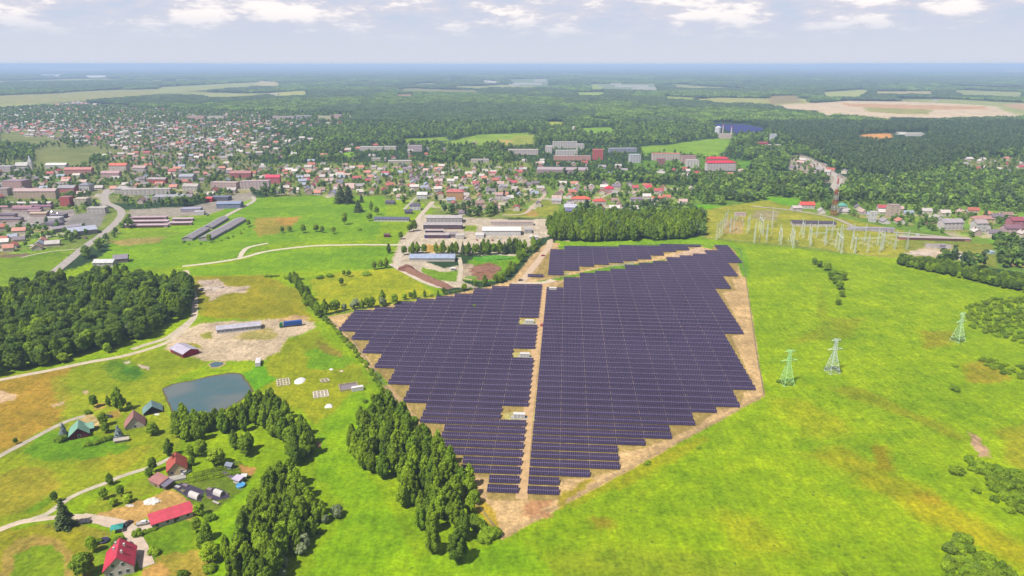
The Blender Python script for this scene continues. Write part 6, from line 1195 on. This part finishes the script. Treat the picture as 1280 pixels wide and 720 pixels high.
# greenhouses on dark ground fabric
FAB = mat('ground_fabric', alb(72, 62, 86), .8, .3, .5)
sheet('ground_fabric', [(214, 609), (228, 603), (256, 613), (251, 627), (236, 623), (222, 614)], FAB, .12, 'dark fabric spread on the plot round the left greenhouse', .3)
sheet('ground_fabric', [(256, 613), (268, 609), (285, 615), (287, 622), (270, 626), (258, 620)], FAB, .16, 'dark fabric spread on the plot round the right greenhouse', .3)
GH = mat('polythene', alb(228, 222, 218), .35, .1, .5, stripes=(0, .9, .25))
for px, py, w_, lab in ((244, 621, 5.6, 'left of the two pale tunnel greenhouses'), (274, 618, 4.6, 'right of the two pale tunnel greenhouses')):
    c_ = P(px, py); o = empty('greenhouse', (c_.x, c_.y, 0), R(-28), lab + ' in the garden plots', 'greenhouse'); pts = [(1.5 * math.cos(math.pi * i / 10), .1 + 2.1 * math.sin(math.pi * i / 10)) for i in range(11)]; b_ = MB(); b_.prism(pts, -w_ / 2, w_ / 2); b_.build('cover', GH, o)
    for x in (-w_ / 2 - .03, w_ / 2 + .03):
        b_ = MB()
        for i in range(10): b_.bar((x, *pts[i]), (x, *pts[i + 1]), .05)
        b_.build('hoop', STEEL, o)
    b_ = MB(); b_.box(w_ / 2 + .02, w_ / 2 + .06, -.5, .5, .1, 1.8); b_.build('door', mat('door_grey', alb(170, 165, 160), .6), o)
B('garden_hut', 'small white tool hut with lilac roof next to the blue pool', 298, 603, 3.6, 2.4, 2, .5, -28, (225, 215, 215), (215, 200, 225), 'shed', cat='hut'); B('garden_hut', 'small slate roofed hut at the top of the garden plots', 288, 585, 3, 2.4, 2, .8, -20, (150, 150, 160), (130, 140, 160), cat='hut'); B('garden_hut', 'tiny white hut right of the blue pool', 306, 598, 1.8, 1.8, 1.8, .4, 0, (232, 230, 228), (235, 232, 230), cat='hut')
# vegetable rows: each row one planting
ROW = []
for i in range(3):
    rs = np.random.RandomState(300 + i); bl = [(x + rs.normal() * .1, rs.normal() * .15, .35, .55, .45, .45) for x in np.arange(-4.5, 4.6, .75)]; V = blobs_crown(bl, 26, .34, rs); ROW.append(quads_mesh('vegetable_row', V.reshape(-1, 3), None, [LEAFB if i else LEAF]))
rv = random.Random(9); a0, b0, c0 = P(232, 602).xy, P(290, 583).xy, P(268, 607).xy; n = 0; plots = []
for i in range(6):
    for j in range(7):
        p_ = P(236 + i * 11.5, 603 - i * 2.0 - j * 2.9 + (i % 2)).xy; px_, py_ = to_px(p_.x, p_.y)
        if inpoly(np.array([px_]), np.array([py_]), [(228, 600), (252, 586), (288, 584), (312, 600), (306, 606), (288, 612), (262, 606), (250, 610)])[0]: plots.append((i, j, p_))
cnt2 = {}
for i, j, p_ in plots:
    cnt2[i] = cnt2.get(i, 0) + 1; o = linkmesh('vegetable_row', ROW[rv.randrange(3)], None, (p_.x, p_.y, .05), R(28)); o.scale = (.55, 1, rv.uniform(.8, 1.7)); tag(o, 'row of vegetables in the garden plots, %s from the front in %s column' % (ordw(cnt2[i]), ordw(i + 1)), 'vegetables', 'vegetable rows of the garden plots')
# ------------------------------------------------------------------ heaps, containers, foundations
def heap(px, py, rx, ry, h, colr, lab, name='heap', rz=0, jag=.4, cat='heap', seed=1):
    c_ = P(px, py); rs = random.Random(seed + int(px)); b_ = MB(); n, m_ = 18, 5; vs = []
    for j in range(m_ + 1):
        t_ = j / m_
        for i in range(n): a = 6.2832 * i / n; k = 1 + jag * (rs.random() - .5); r_ = (1 - t_) ** .8; vs.append((rx * r_ * k * math.cos(a), ry * r_ * k * math.sin(a), h * math.sin(t_ * 1.57) * (1 + jag * .5 * (rs.random() - .5)) - (.1 if j == 0 else 0)))
    b_.add(vs, [(j * n + i, j * n + (i + 1) % n, (j + 1) * n + (i + 1) % n, (j + 1) * n + i) for j in range(m_) for i in range(n)] + [tuple(m_ * n + i for i in range(n))])
    o = b_.build(name, mat('heap_%d_%d_%d' % colr, alb(*colr), .95, .3, .8)); o.location = (c_.x, c_.y, 0); o.rotation_euler = (0, 0, R(rz)); tag(o, lab, cat)
def ridge(pts, w_, h, colr, lab, seed=3):
    p = [P(*q).xy for q in pts]; rs = random.Random(seed); b_ = MB(); vs = []; st_ = []
    for i in range(len(p) - 1):
        n = max(2, int((p[i + 1] - p[i]).length / 3))
        for k in range(n): st_.append(p[i].lerp(p[i + 1], k / n))
    st_.append(p[-1])
    for i, c_ in enumerate(st_):
        d = (st_[min(i + 1, len(st_) - 1)] - st_[max(i - 1, 0)]).normalized(); nn = Vector((-d.y, d.x)); e = math.sin(min(1, min(i, len(st_) - 1 - i) / 3) * 1.57); 
        for s_, z in ((-1, -.05), (-.55, .7), (0, 1), (.5, .75), (1, -.05)): q = c_ + nn * (s_ * w_ / 2 * (1 + rs.uniform(-.2, .2))); vs.append((q.x, q.y, h * z * e * (1 + rs.uniform(-.25, .25)) if z > 0 else z))
    b_.add(vs, [(i * 5 + k, i * 5 + k + 1, i * 5 + k + 6, i * 5 + k + 5) for i in range(len(st_) - 1) for k in range(4)])
    o = b_.build('earth_bank', mat('heap_%d_%d_%d' % colr, alb(*colr), .95, .3, .8)); tag(o, lab, 'earth bank')
ridge([(504, 336), (512, 339), (530, 347), (548, 355), (563, 361)], 9, 3.2, (150, 108, 90), 'long dark brown bank of earth beside the factory lane'); heap(508, 337, 8, 6, 4.5, (140, 92, 78), 'dark brown mound of earth at the head of the long bank')
heap(606, 337, 15, 11, 1.6, (160, 112, 92), 'broad low heap of brown earth inside the yard', jag=.6); heap(620, 323, 18, 6, 3, (95, 160, 35), 'long grass covered mound in the yard'); heap(589, 347, 7, 4, 1, (120, 160, 45), 'low grassy mound left of the brown earth')
heap(375, 476, 3.2, 5.0, 1.1, (250, 248, 245), 'oval white heap under sheeting in the middle of the rough field', jag=.25); heap(411, 508, 2.4, 2.6, 1.3, (252, 250, 248), 'bright white round heap at the bottom of the rough field', jag=.25); heap(414, 462, 1.3, 1.3, .8, (250, 248, 245), 'tiny white heap at the top of the rough field'); heap(427, 464, 1.5, 1, .6, (235, 205, 190), 'tiny pinkish heap near the right of the rough field')
heap(190, 627, 3.6, 2.6, 1.3, (245, 238, 230), 'white gravel heap on the dry plot behind the long red building'); heap(196, 518, 1.6, 1.1, .5, (240, 236, 228), 'small white patch of stones in front of the dark hut'); heap(162, 632, 2, 1, .5, (220, 210, 200), 'small pale stones heap on the dry plot', jag=.6); heap(390, 556, 5, 3.5, .8, (150, 120, 85), 'flat brown heap at the edge of the central lawn', jag=.6)
heap(264, 361, 11, 7, 1.8, (212, 195, 178), 'crumpled pale gravel heap left in the grass field', jag=.7); heap(285, 363, 14, 5, 1.0, (215, 192, 168), 'low sandy spill right of the gravel heap', rz=10, jag=.7); heap(258, 354, 6, 4, 1.4, (205, 185, 170), 'small gravel heap above the crumpled one', jag=.7)
heap(1207, 323, 9, 6, 5, (235, 230, 228), 'white rounded heap at the end of the long hedge', jag=.15); heap(1148, 317, 14, 4, 1.2, (222, 205, 190), 'long pale rubble heap left of the white heap', jag=.7); heap(1180, 321, 8, 4, 1.6, (215, 200, 190), 'pale rubble heap beside the white heap', jag=.7)
def crate(px, py, w_, d, h, rz, colr, lab, name='container', cat='container'):
    c_ = P(px, py); m = mat('box_%d_%d_%d' % colr, alb(*colr), .5, .06, stripes=(0, 1.6, .14)); o = empty(name, (c_.x, c_.y, 0), R(rz), lab, cat); b_ = MB(); b_.box(-w_ / 2, w_ / 2, -d / 2, d / 2, .12, h); b_.build('body', m, o); b_ = MB(); b_.box(w_ / 2, w_ / 2 + .05, -d / 2 + .1, d / 2 - .1, .25, h - .12); b_.build('door', mat('box_door', alb(190, 190, 195), .5), o); b_ = MB(); b_.box(-w_ / 2 - .05, w_ / 2 + .05, -d / 2 - .05, d / 2 + .05, h, h + .1); b_.build('roof', m, o)
crate(323, 455, 3, 8.5, 2.4, 15, (240, 235, 238), 'white trailer parked at the edge of the rough field by the pond'); crate(447, 488, 6.5, 2.5, 2.4, 22, (250, 245, 245), 'white container beside the grey concrete basin'); crate(1178, 309, 5, 2.5, 2.5, 0, (170, 160, 175), 'grey container on the rubble yard at right'); crate(1140, 299, 6, 3, 2.5, -5, (190, 165, 160), 'pale pink container in front of the curved garage row'); crate(1238, 317, 6, 6, 2.6, 10, (200, 222, 232), 'pale blue container by the tan field')
crate(1147, 295, 3, 2.4, 2.2, 0, (245, 245, 245), 'small white container by the substation corner')
def slab_grid(px, py, nx, ny, s, rz, colr, lab):
    c_ = P(px, py); b_ = MB()
    for i in range(nx + 1): b_.box(-nx * s / 2, nx * s / 2, -.3 - ny * s / 2 + i * ny * s / nx, .3 - ny * s / 2 + i * ny * s / nx, 0, .5)
    for j in range(ny + 1): x = -nx * s / 2 + j * nx * s / ny; b_.box(x - .3, x + .3, -ny * s / 2, ny * s / 2, .0, .46)
    o = b_.build('foundation', mat('slab_%d_%d_%d' % colr, alb(*colr), .9, .2)); o.location = (c_.x, c_.y, .02); o.rotation_euler = (0, 0, R(rz)); tag(o, lab, 'foundation')
slab_grid(401, 493, 4, 4, 2.0, 18, (238, 225, 210), 'pale concrete foundation laid out as a grid in the rough field'); slab_grid(354, 478, 3, 4, 2.3, 20, (225, 210, 190), 'broken pale foundation left of the white oval heap'); slab_grid(406, 476, 2, 2, 2.2, 30, (215, 200, 175), 'small broken foundation above the grid one')
c_ = P(436, 484); o = empty('concrete_basin', (c_.x, c_.y, 0), R(20), 'grey square concrete basin in the rough field', 'basin'); b_ = MB(); b_.box(-5, 5, -4, 4, 0, .12); b_.build('floor', mat('basin_grey', alb(150, 138, 145), .8, .15), o); b_ = MB()
for a in ((-5.4, 5.4, -4.4, -4), (-5.4, 5.4, 4, 4.4), (-5.4, -5, -4, 4), (5, 5.4, -4, 4)): b_.box(*a, 0, .9)
b_.build('wall', mat('basin_wall', alb(200, 180, 150), .9), o)
# white wing yard things, roadside cars in town
rc_ = random.Random(17); cc_ = [(235, 235, 238), (60, 60, 70), (200, 40, 50), (150, 155, 165), (60, 80, 130)]; cw = ['white', 'black', 'red', 'silver', 'blue']
for nm, a, b2, n in (('the works yard', (236, 262), (262, 270), 7), ('the market car park', (60, 264), (86, 272), 8), ('the road below the garages', (1060, 284), (1126, 293), 9), ('the factory yard', (590, 301), (650, 300), 6), ('the roadside lot', (1000, 203), (1040, 217), 8), ('the office forecourt', (92, 298), (112, 298), 4)):
    p0, p1 = P(*a).xy, P(*b2).xy
    for i in range(n): q = p0.lerp(p1, (i + .5) / n); k = rc_.randrange(5); car(0, 0, rc_.uniform(70, 110), cc_[k], '%s car on %s, %s from the left' % (cw[k], nm, ordw(i + 1)), Vector((q.x + rc_.uniform(-1, 1), q.y + rc_.uniform(-2, 2), 0)), group='cars parked in the town yards', wheels=False)
for i, (px, py) in enumerate([(1000, 262), (700, 246), (655, 256), (553, 240), (120, 262), (212, 243)]): pass

# the second, far solar field
fpoly = [tuple(P(*q).xy) for q in [(893, 156.5), (930, 157.5), (952, 162), (950, 166.5), (915, 167), (905, 162)]]; QV = []
for j in range(40):
    y_ = P(0, 167.5).y + j * 9.
    for i in range(60):
        x = P(890, 162).x + i * 6.
        if inpoly(np.array([x]), np.array([y_]), fpoly)[0]: QV.append([(x, y_, 1), (x + 5.9, y_, 1), (x + 5.9, y_ + 5.5, 4.2), (x, y_ + 5.5, 4.2)])
if QV: o = linkmesh('far_solar_rows', quads_mesh('far_solar_rows', np.array(QV, float).reshape(-1, 3), None, [mat('far_solar_blue', (.02, .022, .09), .4, .05)])); tag(o, 'small far field of blue solar rows behind the heating plant', 'solar rows', kind='stuff')

# beds and cold frames in the garden plots
rb = random.Random(31)
for i, (px, py, w_, d_, cr, lab) in enumerate([(222, 609, 3.2, 1.4, (205, 205, 215), 'pale cold frame at the left corner of the left fabric'), (232, 607, 3, 1.2, (150, 130, 165), 'lilac covered seed bed behind the left greenhouse'), (229, 614, 2.4, 1.2, (120, 130, 90), 'green seed bed on the left fabric'), (262, 612, 2.6, 1.2, (170, 150, 180), 'pale lilac seed bed left of the right greenhouse'), (283, 617, 2.6, 1.2, (90, 110, 60), 'leafy seed bed right of the right greenhouse'), (270, 629, 4, 1.0, (215, 210, 205), 'white plank bed at the bottom corner of the plots'), (262, 623, 3, 1.0, (120, 95, 85), 'brown earth bed between the two greenhouses'), (290, 597, 4.2, 1.6, (110, 110, 135), 'slate coloured net bed above the white tool hut'), (282, 592, 3.6, 1.4, (95, 90, 115), 'dark net bed near the top of the plots')]):
    c_ = P(px, py); o = empty('garden_bed', (c_.x, c_.y, .16), R(-28), lab, 'garden bed'); b_ = MB()
    for a in ((-w_ / 2, w_ / 2, -d_ / 2, -d_ / 2 + .1), (-w_ / 2, w_ / 2, d_ / 2 - .1, d_ / 2), (-w_ / 2, -w_ / 2 + .1, -d_ / 2 + .1, d_ / 2 - .1), (w_ / 2 - .1, w_ / 2, -d_ / 2 + .1, d_ / 2 - .1)): b_.box(*a, 0, .4)
    b_.build('frame', mat('bed_board', alb(170, 150, 125), .9), o); b_ = MB(); b_.box(-w_ / 2 + .1, w_ / 2 - .1, -d_ / 2 + .1, d_ / 2 - .1, .05, .36); b_.build('cover', mat('bed_%d_%d_%d' % cr, alb(*cr), .6), o)
